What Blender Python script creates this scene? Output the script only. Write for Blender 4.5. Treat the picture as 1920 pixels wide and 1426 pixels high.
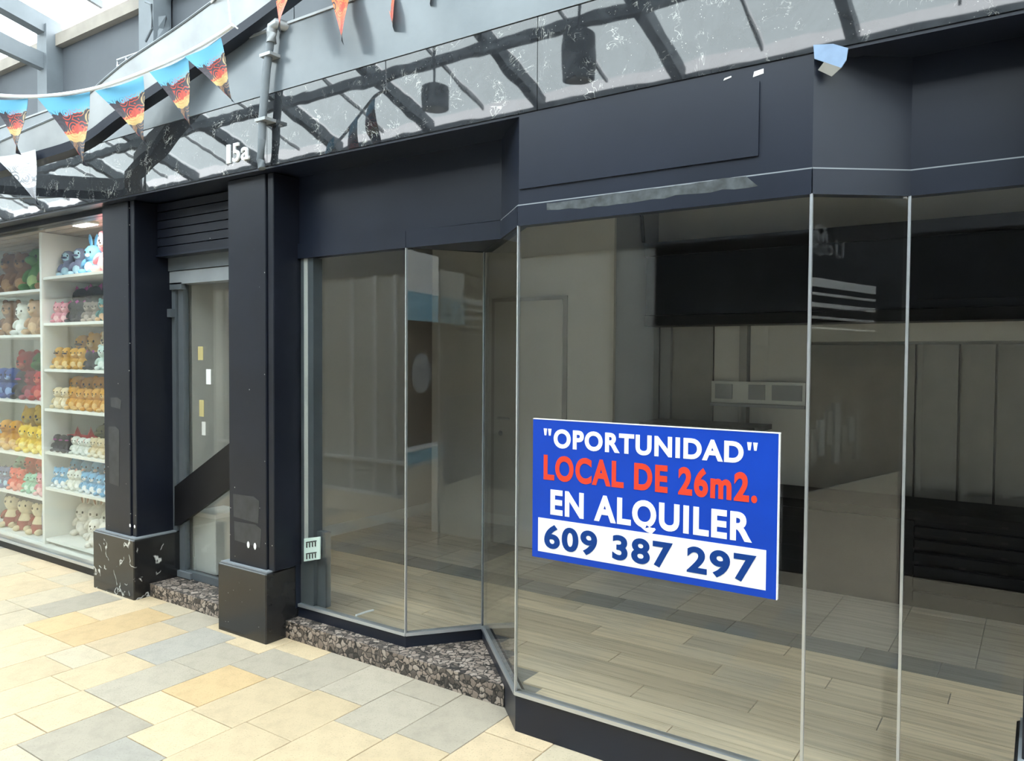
import bpy, math, random
from mathutils import Vector, Matrix
random.seed(7)
SC = bpy.context.scene
COL = SC.collection
for o in list(bpy.data.objects): bpy.data.objects.remove(o)

# ------------------------------------------------------------------ camera
FPX, YAW, PITCH, ROLL, CAMH = 1451.1, .60238, -.03035, .006327, 1.6
W, H = 1920, 1426
fw = Vector((-math.sin(YAW)*math.cos(PITCH), math.cos(YAW)*math.cos(PITCH), math.sin(PITCH)))
rt = fw.cross(Vector((0, 0, 1))).normalized(); up = rt.cross(fw)
rt, up = (rt*math.cos(ROLL)+up*math.sin(ROLL)), (up*math.cos(ROLL)-rt*math.sin(ROLL))
CP = Vector((0, 0, CAMH))
cd = bpy.data.cameras.new('camera'); cam = bpy.data.objects.new('camera', cd); COL.objects.link(cam)
cd.sensor_fit = 'HORIZONTAL'; cd.sensor_width = 36; cd.lens = FPX/W*36; cd.clip_start = .02; cd.clip_end = 200
cam.matrix_world = Matrix(((rt.x, up.x, -fw.x, CP.x), (rt.y, up.y, -fw.y, CP.y), (rt.z, up.z, -fw.z, CP.z), (0, 0, 0, 1)))
SC.camera = cam

def ray(x, y): return fw+rt*((x-W/2)/FPX)-up*((y-H/2)/FPX)
def on_y(x, y, Y): d = ray(x, y); return CP+d*(Y/d.y)
def on_z(x, y, Z): d = ray(x, y); return CP+d*((Z-CAMH)/d.z)
def at(x, y, depth): return CP+ray(x, y)*depth

# ------------------------------------------------------------------ world, exposure
wd = bpy.data.worlds.new('world'); SC.world = wd; wd.use_nodes = True
bg = wd.node_tree.nodes['Background']; bg.inputs['Color'].default_value = (.92, .97, 1, 1); bg.inputs['Strength'].default_value = 7.4
SC.view_settings.view_transform = 'Standard'; SC.view_settings.look = 'None'
SC.view_settings.exposure = 0.12; SC.view_settings.gamma = 1; SC.view_settings.use_curve_mapping = False
SC.cycles.transparent_max_bounces = 24

# ------------------------------------------------------------------ materials
def lin(c):
    if isinstance(c, str):
        c = [int(c[i:i+2], 16)/255 for i in (0, 2, 4)]
        c = [v/12.92 if v <= .04045 else ((v+.055)/1.055)**2.4 for v in c]
    return (*c[:3], 1)
class NT:
    def __init__(s, m): s.t = m.node_tree; s.n = s.t.nodes; s.l = s.t.links
    def new(s, typ, **kw):
        n = s.n.new(typ)
        for k, v in kw.items():
            if k in n.inputs: n.inputs[k].default_value = v
            else: setattr(n, k, v)
        return n
    def link(s, a, b): s.l.new(a, b)
    def ramp(s, fac, stops, interp='LINEAR'):
        r = s.new('ShaderNodeValToRGB'); r.color_ramp.interpolation = interp
        e = r.color_ramp.elements
        while len(e) < len(stops): e.new(.5)
        for i, (p, c) in enumerate(stops): e[i].position = p; e[i].color = c if len(c) == 4 else (*c, 1)
        s.link(fac, r.inputs['Fac']); return r.outputs['Color']
    def mix(s, fac, a, b):
        m = s.new('ShaderNodeMix', data_type='RGBA')
        for v, i in ((fac, 0), (a, 6), (b, 7)):
            if hasattr(v, 'is_linked'): s.link(v, m.inputs[i])
            else: m.inputs[i].default_value = v
        return m.outputs[2]
MATS = {}
def mat(name, color, rough=.5, metal=0., ior=1.5, var=.12, vscale=6., bump=0., bscale=60., coat=0., speck=0.):
    """plain procedural surface: colour with soft noise variation and fine relief"""
    m = bpy.data.materials.new(name); m.use_nodes = True; t = NT(m); b = t.n['Principled BSDF']
    c = lin(color); b.inputs['Roughness'].default_value = rough; b.inputs['Metallic'].default_value = metal
    b.inputs['IOR'].default_value = ior; b.inputs['Coat Weight'].default_value = coat
    tc = t.new('ShaderNodeTexCoord')
    n = t.new('ShaderNodeTexNoise', Scale=vscale, Detail=5.); t.link(tc.outputs['Object'], n.inputs['Vector'])
    lo = tuple(v*(1-var) for v in c[:3]); hi = tuple(min(1, v*(1+var)) for v in c[:3])
    t.link(t.ramp(n.outputs['Fac'], [(.3, lo), (.7, hi)]), b.inputs['Base Color'])
    if speck:
        vo = t.new('ShaderNodeTexVoronoi', Scale=speck); t.link(tc.outputs['Object'], vo.inputs['Vector'])
        se = t.new('ShaderNodeSeparateColor'); t.link(vo.outputs['Color'], se.inputs[0])
        k1 = t.ramp(vo.outputs['Distance'], [(.05, (1, 1, 1)), (.09, (0, 0, 0))]); k2 = t.ramp(se.outputs[0], [(.80, (0, 0, 0)), (.84, (1, 1, 1))])
        mu = t.new('ShaderNodeMath', operation='MULTIPLY'); t.link(k1, mu.inputs[0]); t.link(k2, mu.inputs[1])
        src = b.inputs['Base Color'].links[0].from_socket
        t.link(t.mix(mu.outputs[0], src, (.5, .48, .45, 1)), b.inputs['Base Color'])
    if bump:
        n2 = t.new('ShaderNodeTexNoise', Scale=bscale, Detail=4.); t.link(tc.outputs['Object'], n2.inputs['Vector'])
        bp = t.new('ShaderNodeBump', Strength=bump, Distance=.01); t.link(n2.outputs['Fac'], bp.inputs['Height']); t.link(bp.outputs['Normal'], b.inputs['Normal'])
    MATS[name] = m; return m
def glass(name, tint, ior):
    m = bpy.data.materials.new(name); m.use_nodes = True; t = NT(m)
    t.n.remove(t.n['Principled BSDF']); out = t.n['Material Output']
    tr = t.new('ShaderNodeBsdfTransparent', Color=(*tint, 1)); gl = t.new('ShaderNodeBsdfGlossy', Roughness=0.)
    g = t.new('ShaderNodeNewGeometry'); mp = t.new('ShaderNodeMapRange')
    mp.inputs['To Min'].default_value = ior; mp.inputs['To Max'].default_value = 1/ior
    t.link(g.outputs['Backfacing'], mp.inputs['Value'])
    f = t.new('ShaderNodeFresnel'); t.link(mp.outputs[0], f.inputs['IOR'])
    mx = t.new('ShaderNodeMixShader'); t.link(f.outputs[0], mx.inputs[0]); t.link(tr.outputs[0], mx.inputs[1]); t.link(gl.outputs[0], mx.inputs[2])
    t.link(mx.outputs[0], out.inputs['Surface']); MATS[name] = m; return m
def emit(name, color, s):
    m = bpy.data.materials.new(name); m.use_nodes = True; b = m.node_tree.nodes['Principled BSDF']
    b.inputs['Base Color'].default_value = lin(color); b.inputs['Emission Color'].default_value = lin(color); b.inputs['Emission Strength'].default_value = s
    MATS[name] = m; return m

shop_glass = glass('shop_glass', (.96, .97, .965), 1.5)
roof_glass = glass('roof_glass', (.93, .97, .97), 1.45)
black = mat('black_paint', (.008, .010, .018), .38, ior=1.38, var=.25, vscale=3, bump=.03, bscale=9, speck=22.)
header_black = mat('header_black', (.010, .0135, .025), .35, ior=1.42, var=.2, vscale=2)
plinth_plain = mat('plinth_black', (.016, .016, .017), .25, var=.3, vscale=9, bump=.05, bscale=80, speck=40.)
grey_band = mat('grey_band', (.13, .15, .17), .22, ior=1.6, var=.16, vscale=2.2, bump=.12, bscale=12)
wall_panel = mat('wall_panel', (.105, .115, .13), .55, var=.14, vscale=2)
beige = mat('coping_beige', (.33, .29, .25), .7, var=.12)
steel = mat('painted_steel', (.17, .19, .21), .45, var=.1)
lightsteel = mat('light_steel', (.36, .37, .38), .35, metal=.35, var=.12)
alu = mat('aluminium', (.55, .57, .6), .3, metal=.7, var=.05)
greyframe = mat('grey_frame', (.10, .115, .13), .4, var=.1)
lightframe = mat('light_frame', (.24, .26, .28), .45, var=.1)
white = mat('white_paint', (.78, .78, .77), .5, var=.04)
offwhite = mat('off_white', (.62, .63, .61), .6, var=.06)
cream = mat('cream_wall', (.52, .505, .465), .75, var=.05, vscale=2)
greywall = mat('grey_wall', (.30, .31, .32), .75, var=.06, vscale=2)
ceilm = mat('ceiling_paint', (.5, .5, .48), .8, var=.05)
taupe = mat('taupe_panel', (.25, .24, .22), .6, var=.07)
blackmatt = mat('black_laminate', (.009, .009, .011), .4, ior=1.3, var=.2)
darkblue = mat('dark_reflected_fascia', (.012, .015, .024), .4, ior=1.35, var=.2)
grout = mat('grout', (.50, .48, .43), .9, var=.2, vscale=20)
signblue = mat('sign_blue', (.006, .052, .44), .4, ior=1.3, var=.05)
signwhite = mat('sign_white', (.87, .88, .89), .4, var=.02)
signred = mat('sign_red', (.70, .055, .025), .5, ior=1.3, var=.03)
signnavy = mat('sign_navy', (.008, .045, .23), .5, ior=1.2, var=.04)
paper_y = mat('paper_yellow', (.5, .43, .2), .8, var=.1)
mint = mat('mint_plate', (.60, .74, .70), .45, var=.05)
ink = mat('ink', (.02, .02, .02), .6, var=.1)
paleblue = mat('pale_blue_plastic', (.20, .29, .44), .5, var=.12, vscale=20)
bluepaint = mat('blue_paint', (.25, .47, .60), .5, var=.05)
tape = mat('torn_tape', (.05, .058, .064), .6, var=.5, vscale=25)
lockbox_m = mat('lock_beige', (.62, .52, .44), .45, var=.08)
brown = mat('brown_panel', (.10, .075, .055), .5, var=.2)
stringwhite = mat('string_white', (.85, .87, .9), .35, var=.02)
cyl_grey = mat('lamp_grey', (.09, .1, .11), .4, var=.1)

def granite_mat():
    m = bpy.data.materials.new('polished_granite'); m.use_nodes = True; t = NT(m); b = t.n['Principled BSDF']
    tc = t.new('ShaderNodeTexCoord')
    n = t.new('ShaderNodeTexNoise', Scale=7., Detail=4., Distortion=1.4); t.link(tc.outputs['Object'], n.inputs['Vector'])
    v = t.new('ShaderNodeTexVoronoi', Scale=17., feature='DISTANCE_TO_EDGE')
    wv = t.mix(.35, tc.outputs['Object'], n.outputs['Color']); t.link(wv, v.inputs['Vector'])
    vein = t.ramp(v.outputs['Distance'], [(0, (1, 1, 1)), (.022, (.35, .35, .35)), (.05, (0, 0, 0))])
    n2 = t.new('ShaderNodeTexNoise', Scale=9., Detail=3.); t.link(tc.outputs['Object'], n2.inputs['Vector'])
    mask = t.ramp(n2.outputs['Fac'], [(.55, (0, 0, 0)), (.66, (1, 1, 1))])
    v2 = t.new('ShaderNodeTexVoronoi', Scale=75.); t.link(tc.outputs['Object'], v2.inputs['Vector'])
    speck = t.ramp(v2.outputs['Distance'], [(.05, (1, 1, 1)), (.16, (0, 0, 0))])
    n3 = t.new('ShaderNodeTexNoise', Scale=14., Detail=2.); t.link(tc.outputs['Object'], n3.inputs['Vector'])
    m3 = t.ramp(n3.outputs['Fac'], [(.52, (0, 0, 0)), (.62, (1, 1, 1))])
    a = t.new('ShaderNodeMath', operation='MULTIPLY'); t.link(vein, a.inputs[0]); t.link(mask, a.inputs[1])
    a2 = t.new('ShaderNodeMath', operation='MULTIPLY'); t.link(speck, a2.inputs[0]); t.link(m3, a2.inputs[1])
    s = t.new('ShaderNodeMath', operation='ADD', use_clamp=True); t.link(a.outputs[0], s.inputs[0]); t.link(a2.outputs[0], s.inputs[1])
    base = t.ramp(n.outputs['Fac'], [(.3, (.012, .013, .016)), (.7, (.032, .035, .04))])
    t.link(t.mix(s.outputs[0], base, (.55, .55, .52, 1)), b.inputs['Base Color'])
    b.inputs['Roughness'].default_value = .025; b.inputs['IOR'].default_value = 1.65
    bp = t.new('ShaderNodeBump', Strength=.06, Distance=.01); n4 = t.new('ShaderNodeTexNoise', Scale=5., Detail=1.)
    t.link(tc.outputs['Object'], n4.inputs['Vector']); t.link(n4.outputs['Fac'], bp.inputs['Height']); t.link(bp.outputs['Normal'], b.inputs['Normal'])
    return m
granite = granite_mat()
def marble_mat():
    m = bpy.data.materials.new('black_marble'); m.use_nodes = True; t = NT(m); b = t.n['Principled BSDF']
    tc = t.new('ShaderNodeTexCoord')
    n = t.new('ShaderNodeTexNoise', Scale=5., Detail=3.); t.link(tc.outputs['Object'], n.inputs['Vector'])
    v = t.new('ShaderNodeTexVoronoi', Scale=7., feature='DISTANCE_TO_EDGE'); t.link(t.mix(.3, tc.outputs['Object'], n.outputs['Color']), v.inputs['Vector'])
    vein = t.ramp(v.outputs['Distance'], [(0, (1, 1, 1)), (.014, (.5, .5, .5)), (.03, (0, 0, 0))])
    n2 = t.new('ShaderNodeTexNoise', Scale=12., Detail=1.); t.link(tc.outputs['Object'], n2.inputs['Vector'])
    mask = t.ramp(n2.outputs['Fac'], [(.52, (0, 0, 0)), (.58, (1, 1, 1))])
    a = t.new('ShaderNodeMath', operation='MULTIPLY'); t.link(vein, a.inputs[0]); t.link(mask, a.inputs[1])
    t.link(t.mix(a.outputs[0], (.014, .014, .015, 1), (.7, .7, .68, 1)), b.inputs['Base Color']); b.inputs['Roughness'].default_value = .18
    return m
marble = marble_mat()
def step_mat():
    m = bpy.data.materials.new('speckled_granite_step'); m.use_nodes = True; t = NT(m); b = t.n['Principled BSDF']
    tc = t.new('ShaderNodeTexCoord')
    n = t.new('ShaderNodeTexNoise', Scale=22., Detail=2.); t.link(tc.outputs['Object'], n.inputs['Vector'])
    v = t.new('ShaderNodeTexVoronoi', Scale=34., feature='DISTANCE_TO_EDGE'); t.link(t.mix(.05, tc.outputs['Object'], n.outputs['Color']), v.inputs['Vector'])
    v2 = t.new('ShaderNodeTexVoronoi', Scale=34.); t.link(t.mix(.05, tc.outputs['Object'], n.outputs['Color']), v2.inputs['Vector'])
    sep = t.new('ShaderNodeSeparateColor'); t.link(v2.outputs['Color'], sep.inputs[0])
    cell = t.ramp(sep.outputs[0], [(0, (.03, .026, .024)), (.22, (.13, .105, .09)), (.5, (.30, .235, .195)), (1, (.42, .35, .30))])
    t.link(t.mix(t.ramp(v.outputs['Distance'], [(.03, (1, 1, 1)), (.12, (0, 0, 0))]), cell, (.02, .018, .017, 1)), b.inputs['Base Color'])
    b.inputs['Roughness'].default_value = .6
    bp = t.new('ShaderNodeBump', Strength=.5, Distance=.01); t.link(v.outputs['Distance'], bp.inputs['Height']); t.link(bp.outputs['Normal'], b.inputs['Normal'])
    return m
stepm = step_mat()
def paver_mat(name, c, rough=.55):
    m = bpy.data.materials.new(name); m.use_nodes = True; t = NT(m); b = t.n['Principled BSDF']
    tc = t.new('ShaderNodeTexCoord'); oi = t.new('ShaderNodeObjectInfo')
    n = t.new('ShaderNodeTexNoise', Scale=9., Detail=7., Roughness=.65); t.link(tc.outputs['Object'], n.inputs['Vector'])
    c = lin(c)
    col = t.ramp(n.outputs['Fac'], [(.25, tuple(v*.8 for v in c[:3])), (.5, c[:3]), (.75, tuple(min(1, v*1.08) for v in c[:3]))])
    n2 = t.new('ShaderNodeTexNoise', Scale=130., Detail=2.); t.link(tc.outputs['Object'], n2.inputs['Vector'])
    pit = t.ramp(n2.outputs['Fac'], [(.32, (.0, .0, .0)), (.40, (1, 1, 1))])
    hv = t.new('ShaderNodeHueSaturation'); t.link(col, hv.inputs['Color'])
    mr = t.new('ShaderNodeMapRange'); mr.inputs['To Min'].default_value = .9; mr.inputs['To Max'].default_value = 1.07
    t.link(oi.outputs['Random'], mr.inputs['Value']); t.link(mr.outputs[0], hv.inputs['Value'])
    t.link(t.mix(pit, tuple(v*.72 for v in c[:3])+(1,), hv.outputs['Color']), b.inputs['Base Color'])
    b.inputs['Roughness'].default_value = rough
    bp = t.new('ShaderNodeBump', Strength=.15, Distance=.006); t.link(n.outputs['Fac'], bp.inputs['Height']); t.link(bp.outputs['Normal'], b.inputs['Normal'])
    return m
PAV = dict(cream=paver_mat('paver_cream', (.60, .465, .30)), sand=paver_mat('paver_sand', (.585, .45, .295)), orange=paver_mat('paver_orange', (.62, .435, .235)),
           grey=paver_mat('paver_grey', (.435, .375, .295)), pale=paver_mat('paver_pale', (.53, .44, .315)), bluegrey=paver_mat('paver_bluegrey', (.39, .355, .305)))
def wood_mat(name, c):
    m = bpy.data.materials.new(name); m.use_nodes = True; t = NT(m); b = t.n['Principled BSDF']
    tc = t.new('ShaderNodeTexCoord'); mp = t.new('ShaderNodeMapping'); mp.inputs['Scale'].default_value = (1.2, 22, 22)
    oi = t.new('ShaderNodeObjectInfo'); t.link(oi.outputs['Location'], mp.inputs['Location']); t.link(tc.outputs['Object'], mp.inputs['Vector'])
    n = t.new('ShaderNodeTexNoise', Scale=2., Detail=6., Distortion=.6); t.link(mp.outputs[0], n.inputs['Vector'])
    col = t.ramp(n.outputs['Fac'], [(.25, tuple(v*.6 for v in c)), (.5, c), (.8, tuple(v*1.2 for v in c))])
    hv = t.new('ShaderNodeHueSaturation'); t.link(col, hv.inputs['Color'])
    mr = t.new('ShaderNodeMapRange'); mr.inputs['To Min'].default_value = .8; mr.inputs['To Max'].default_value = 1.15
    t.link(oi.outputs['Random'], mr.inputs['Value']); t.link(mr.outputs[0], hv.inputs['Value']); t.link(hv.outputs[0], b.inputs['Base Color'])
    b.inputs['Roughness'].default_value = .4
    return m
wood = wood_mat('floor_wood', (.64, .52, .375)); tile_m = wood_mat('floor_tile', (.42, .375, .32)); tile_d = wood_mat('floor_tile_dark', (.20, .195, .19))
def flag_mat(name, top, mid, band, low, red=(.50, .07, .045, 1), plain=False):
    m = bpy.data.materials.new(name); m.use_nodes = True; t = NT(m); b = t.n['Principled BSDF']
    uv = t.new('ShaderNodeTexCoord'); sp = t.new('ShaderNodeSeparateXYZ'); t.link(uv.outputs['UV'], sp.inputs[0])
    n = t.new('ShaderNodeTexNoise', Scale=4., Detail=1.); t.link(uv.outputs['UV'], n.inputs['Vector'])
    wob = t.new('ShaderNodeMath', operation='MULTIPLY_ADD'); t.link(n.outputs['Fac'], wob.inputs[0]); wob.inputs[1].default_value = .30; t.link(sp.outputs[1], wob.inputs[2])
    rm = t.ramp(wob.outputs[0], [(0, top), (.39, mid), (.60, red), (.67, band), (.79, low), (1, (.012, .012, .02, 1))], 'CONSTANT')
    v = t.new('ShaderNodeTexVoronoi', Scale=5.2); t.link(uv.outputs['UV'], v.inputs['Vector'])
    si = t.new('ShaderNodeMath', operation='SINE'); ml = t.new('ShaderNodeMath', operation='MULTIPLY'); ml.inputs[1].default_value = 30
    t.link(v.outputs['Distance'], ml.inputs[0]); t.link(ml.outputs[0], si.inputs[0])
    ring = t.ramp(si.outputs[0], [(.35, (0, 0, 0)), (.5, (1, 1, 1))])
    zone = t.ramp(sp.outputs[1], [(0, (.0, .0, .0)), (.16, (0, 0, 0)), (.24, (1, 1, 1)), (.55, (1, 1, 1)), (.62, (.35, .35, .35)), (.8, (.5, .5, .5)), (1, (0, 0, 0))])
    f = t.new('ShaderNodeMath', operation='MULTIPLY'); t.link(ring, f.inputs[0]); t.link(zone, f.inputs[1])
    v2 = t.new('ShaderNodeTexVoronoi', Scale=3.4); t.link(uv.outputs['UV'], v2.inputs['Vector'])
    sc = t.new('ShaderNodeSeparateColor'); t.link(v2.outputs['Color'], sc.inputs[0])
    rc = t.ramp(sc.outputs[0], [(0, (.2, .2, .22)), (.5, (.75, .75, .78))], 'CONSTANT') if plain else t.ramp(sc.outputs[0], [(0, (.55, .27, .10)), (.35, (.05, .04, .05)), (.55, (.18, .42, .6)), (.75, (.5, .36, .18)), (.9, (.6, .08, .05))], 'CONSTANT')
    t.link(t.mix(f.outputs[0], rm, rc), b.inputs['Base Color']); b.inputs['Roughness'].default_value = .45
    return m
flag_blue = flag_mat('flag_print_blue', (.16, .48, .72, 1), (.06, .05, .065, 1), (.55, .40, .15, 1), (.035, .04, .06, 1))
flag_orange = flag_mat('flag_print_orange', (.72, .15, .04, 1), (.75, .20, .06, 1), (.60, .12, .06, 1), (.5, .10, .08, 1))
flag_silver = flag_mat('flag_print_silver', (.62, .63, .66, 1), (.5, .51, .54, 1), (.7, .7, .72, 1), (.3, .3, .33, 1), (.35, .35, .38, 1), True)

# ------------------------------------------------------------------ mesh helpers
class MB:
    def __init__(s): s.v = []; s.f = []; s.smooth = False; s.uv = None
    def add(s, vs, fs):
        k = len(s.v); s.v += [tuple(v) for v in vs]; s.f += [tuple(i+k for i in f) for f in fs]; return s
    def box(s, x0, x1, y0, y1, z0, z1):
        return s.add([(x, y, z) for z in (z0, z1) for y in (y0, y1) for x in (x0, x1)], [(0, 2, 3, 1), (4, 5, 7, 6), (0, 1, 5, 4), (2, 6, 7, 3), (0, 4, 6, 2), (1, 3, 7, 5)])
    def bbox(s, x0, x1, y0, y1, z0, z1, b):
        """box with chamfered vertical edges and top edge"""
        p = [(x0+b, y0), (x1-b, y0), (x1, y0+b), (x1, y1-b), (x1-b, y1), (x0+b, y1), (x0, y1-b), (x0, y0+b)]
        cx, cy = (x0+x1)/2, (y0+y1)/2
        q = [(x-b*(1 if x > cx else -1), y-b*(1 if y > cy else -1)) for x, y in p]
        vs = [(*a, z0) for a in p]+[(*a, z1-b) for a in p]+[(*a, z1) for a in q]
        fs = [tuple(range(7, -1, -1)), tuple(range(16, 24))]
        for r in (0, 8): fs += [(r+i, r+(i+1) % 8, r+8+(i+1) % 8, r+8+i) for i in range(8)]
        return s.add(vs, fs)
    def prism(s, pts, z0, z1):
        n = len(pts); a = sum(pts[i][0]*pts[(i+1) % n][1]-pts[(i+1) % n][0]*pts[i][1] for i in range(n))
        if a < 0: pts = pts[::-1]
        return s.add([(*p, z0) for p in pts]+[(*p, z1) for p in pts], [tuple(range(n-1, -1, -1)), tuple(range(n, 2*n))]+[(i, (i+1) % n, n+(i+1) % n, n+i) for i in range(n)])
    def extrude(s, pts, off):
        """closed polygon of 3-D points, thickened by a vector"""
        n = len(pts); off = Vector(off); pts = [Vector(p) for p in pts]
        return s.add(pts+[p+off for p in pts], [tuple(range(n)), tuple(range(2*n-1, n-1, -1))]+[(i, n+i, n+(i+1) % n, (i+1) % n) for i in range(n)])
    def tube(s, pts, r, n=8, cap=True):
        pts = [Vector(p) for p in pts]; k = len(s.v); m = len(pts)
        rr = r if isinstance(r, (list, tuple)) else [r]*m
        ref = Vector((0, 0, 1))
        for i, p in enumerate(pts):
            d = (pts[min(i+1, m-1)]-pts[max(i-1, 0)]).normalized()
            a = d.cross(ref)
            if a.length < .05: a = d.cross(Vector((0, 1, 0)))
            a.normalize(); b = d.cross(a)
            s.v += [tuple(p+(a*math.cos(t)+b*math.sin(t))*rr[i]) for t in (2*math.pi*j/n for j in range(n))]
        for i in range(m-1):
            s.f += [(k+i*n+j, k+i*n+(j+1) % n, k+(i+1)*n+(j+1) % n, k+(i+1)*n+j) for j in range(n)]
        if cap: s.f += [tuple(k+j for j in range(n-1, -1, -1)), tuple(k+(m-1)*n+j for j in range(n))]
        s.smooth = True; return s
    def lathe(s, prof, n=14, c=(0, 0, 0), sy=1.):
        k = len(s.v)
        for r, z in prof: s.v += [(c[0]+r*math.cos(2*math.pi*j/n), c[1]+sy*r*math.sin(2*math.pi*j/n), c[2]+z) for j in range(n)]
        for i in range(len(prof)-1): s.f += [(k+i*n+j, k+i*n+(j+1) % n, k+(i+1)*n+(j+1) % n, k+(i+1)*n+j) for j in range(n)]
        s.f += [tuple(k+j for j in range(n-1, -1, -1)), tuple(k+(len(prof)-1)*n+j for j in range(n))]
        s.smooth = True; return s
    def ball(s, c, r, n=10, m=7, rot=None):
        k = len(s.v); r = r if isinstance(r, (tuple, list)) else (r, r, r); c = Vector(c)
        for i in range(1, m):
            ph = math.pi*i/m
            for j in range(n):
                v = Vector((r[0]*math.sin(ph)*math.cos(2*math.pi*j/n), r[1]*math.sin(ph)*math.sin(2*math.pi*j/n), -r[2]*math.cos(ph)))
                if rot: v = rot @ v
                s.v.append(tuple(c+v))
        a, b = Vector((0, 0, -r[2])), Vector((0, 0, r[2]))
        if rot: a, b = rot @ a, rot @ b
        s.v += [tuple(c+a), tuple(c+b)]; A = k+(m-1)*n
        for i in range(m-2): s.f += [(k+i*n+j, k+i*n+(j+1) % n, k+(i+1)*n+(j+1) % n, k+(i+1)*n+j) for j in range(n)]
        s.f += [(A, k+(j+1) % n, k+j) for j in range(n)]+[(A+1, k+(m-2)*n+j, k+(m-2)*n+(j+1) % n) for j in range(n)]
        s.smooth = True; return s
def obj(name, mb, m, parent=None, world=True):
    """one mesh object; vertices are world coordinates unless world=False"""
    vs = mb.v
    if parent is not None and world:
        L = ORIG.get(parent.name, Vector((0, 0, 0))); vs = [(v[0]-L.x, v[1]-L.y, v[2]-L.z) for v in vs]
        org = L
    elif world:
        xs, ys, zs = zip(*vs); org = Vector(((min(xs)+max(xs))/2, (min(ys)+max(ys))/2, min(zs)))
        vs = [(v[0]-org.x, v[1]-org.y, v[2]-org.z) for v in vs]
    else: org = Vector((0, 0, 0))
    me = bpy.data.meshes.new(name); me.from_pydata(vs, [], mb.f); me.update()
    if mb.smooth:
        for p in me.polygons: p.use_smooth = True
        try: me.set_sharp_from_angle(angle=math.radians(40))
        except Exception: pass
    if mb.uv:
        ul = me.uv_layers.new(name='uv')
        for lp in me.loops: ul.data[lp.index].uv = mb.uv[lp.vertex_index]
    me.materials.append(m)
    o = bpy.data.objects.new(name, me); COL.objects.link(o)
    if parent is not None: o.parent = parent
    elif world: o.location = org
    ORIG[o.name] = org
    return o
ORIG = {}
def tag(o, label, cat, group=None):
    o['label'] = label; o['category'] = cat
    if group: o['group'] = group
    return o
def struct(o, label=None, cat=None):
    o['kind'] = 'structure'
    if label: o['label'] = label
    if cat: o['category'] = cat
    return o
def thing(name, label, cat, loc=(0, 0, 0), group=None):
    o = bpy.data.objects.new(name, None); COL.objects.link(o); o.location = loc; o.empty_display_size = .1
    ORIG[o.name] = Vector(loc); return tag(o, label, cat, group)
def sthing(name, label, cat, loc=(0, 0, 0)):
    o = thing(name, label, cat, loc); o['kind'] = 'structure'; return o
def copy_tree(o, parent=None):
    c = o.copy(); COL.objects.link(c); c.parent = parent
    for ch in KIDS(o): copy_tree(ch, c)
    return c
def KIDS(o): return list(o.children)
def B(x0, x1, y0, y1, z0, z1): return MB().box(x0, x1, y0, y1, z0, z1)

# ================================================================== SETTING
XL, XR = -30., 15.
YF = 2.70           # front plane of the fascia and the projecting bay
YO = -.50          # opposite row of shops
# arcade floor: bed of mortar + slabs
fl = struct(obj('floor', B(XL-2, XR+2, YO-.3, 2.97, -.12, -.006), grout), 'cream and grey stone slab paving of the arcade', 'floor')
def slab_mesh(m, w, l, name='slab'):
    return MB().bbox(-w/2+.0022, w/2-.0022, -l/2+.0022, l/2-.0022, -.02, 0, .0015)
special = {(-3.29, 2.25): 'orange', (-3.29, 1.64): 'grey', (-4.79, 2.30): 'orange', (-4.49, 2.3): 'orange', (-4.2, 2.05): 'pale', (-2.69, 2.2): 'cream'}
for q_ in ((600, 1250), (700, 1285), (800, 1315), (880, 1350)):
    g_ = on_z(*q_, 0); special[(g_.x, g_.y)] = 'grey'
cut_known = {-3.29: [1.43, 1.85, 2.06, 2.44, 2.72], -3.59: [1.55, 1.85, 2.3, 2.62, 2.85], -4.19: [1.45, 1.947, 2.15, 2.6, 2.85], -3.89: [1.3, 1.84, 2.22, 2.7, 2.85], -2.69: [1.3, 1.7, 2.095, 2.5, 2.85]}
mesh_cache = {}
nslab = 0
k0 = int(round((-8.8+3.14)/.3))
for k in range(k0, 12):
    xc = -3.14+.3*k+.15-.0
    xc = round(xc, 2)
    key = min(cut_known, key=lambda a: abs(a-xc))
    if abs(key-xc) < .04: cuts = [.35, .9]+cut_known[key]
    else:
        cuts = [.3+random.choice((0, .15))]
        while cuts[-1] < 2.75: cuts.append(round(cuts[-1]+random.choice((.3, .375, .45, .45, .525, .6)), 3))
    if xc > -.2 and xc > .4: continue
    cuts = [c for c in cuts if c < 2.80]+[2.96]
    for a, b in zip(cuts, cuts[1:]):
        yc = (a+b)/2
        t = 'x'
        for (sx, sy), v in special.items():
            if abs(sx-xc) < .13 and a-.02 < sy < b+.02: t = v
        if t == 'x':
            r = random.random()
            t = 'cream' if r < .46 else ('sand' if r < .58 else ('pale' if r < .82 else ('grey' if r < .95 else 'bluegrey')))
        kk = (round(b-a, 3), t)
        if kk not in mesh_cache:
            o = obj('slab', slab_mesh(None, .3, b-a), PAV[t], fl, world=False); mesh_cache[kk] = o.data
        else:
            o = bpy.data.objects.new('slab', mesh_cache[kk]); COL.objects.link(o); o.parent = fl
        o.location = Vector((xc, yc, random.uniform(-.0008, .0008)))-ORIG[fl.name]; nslab += 1
# paving continues, beyond where the slabs can be told apart, as plain stone
st = obj('slab_field', MB().box(XL-2, -8.8, YO, 2.96, -.02, 0).box(.45, XR+2, YO, 2.96, -.02, 0).box(-8.8, .45, YO, .29, -.02, 0), mat('stone_field', (.58, .48, .35), .6, var=.12), fl); st['kind'] = 'stuff'

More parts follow.
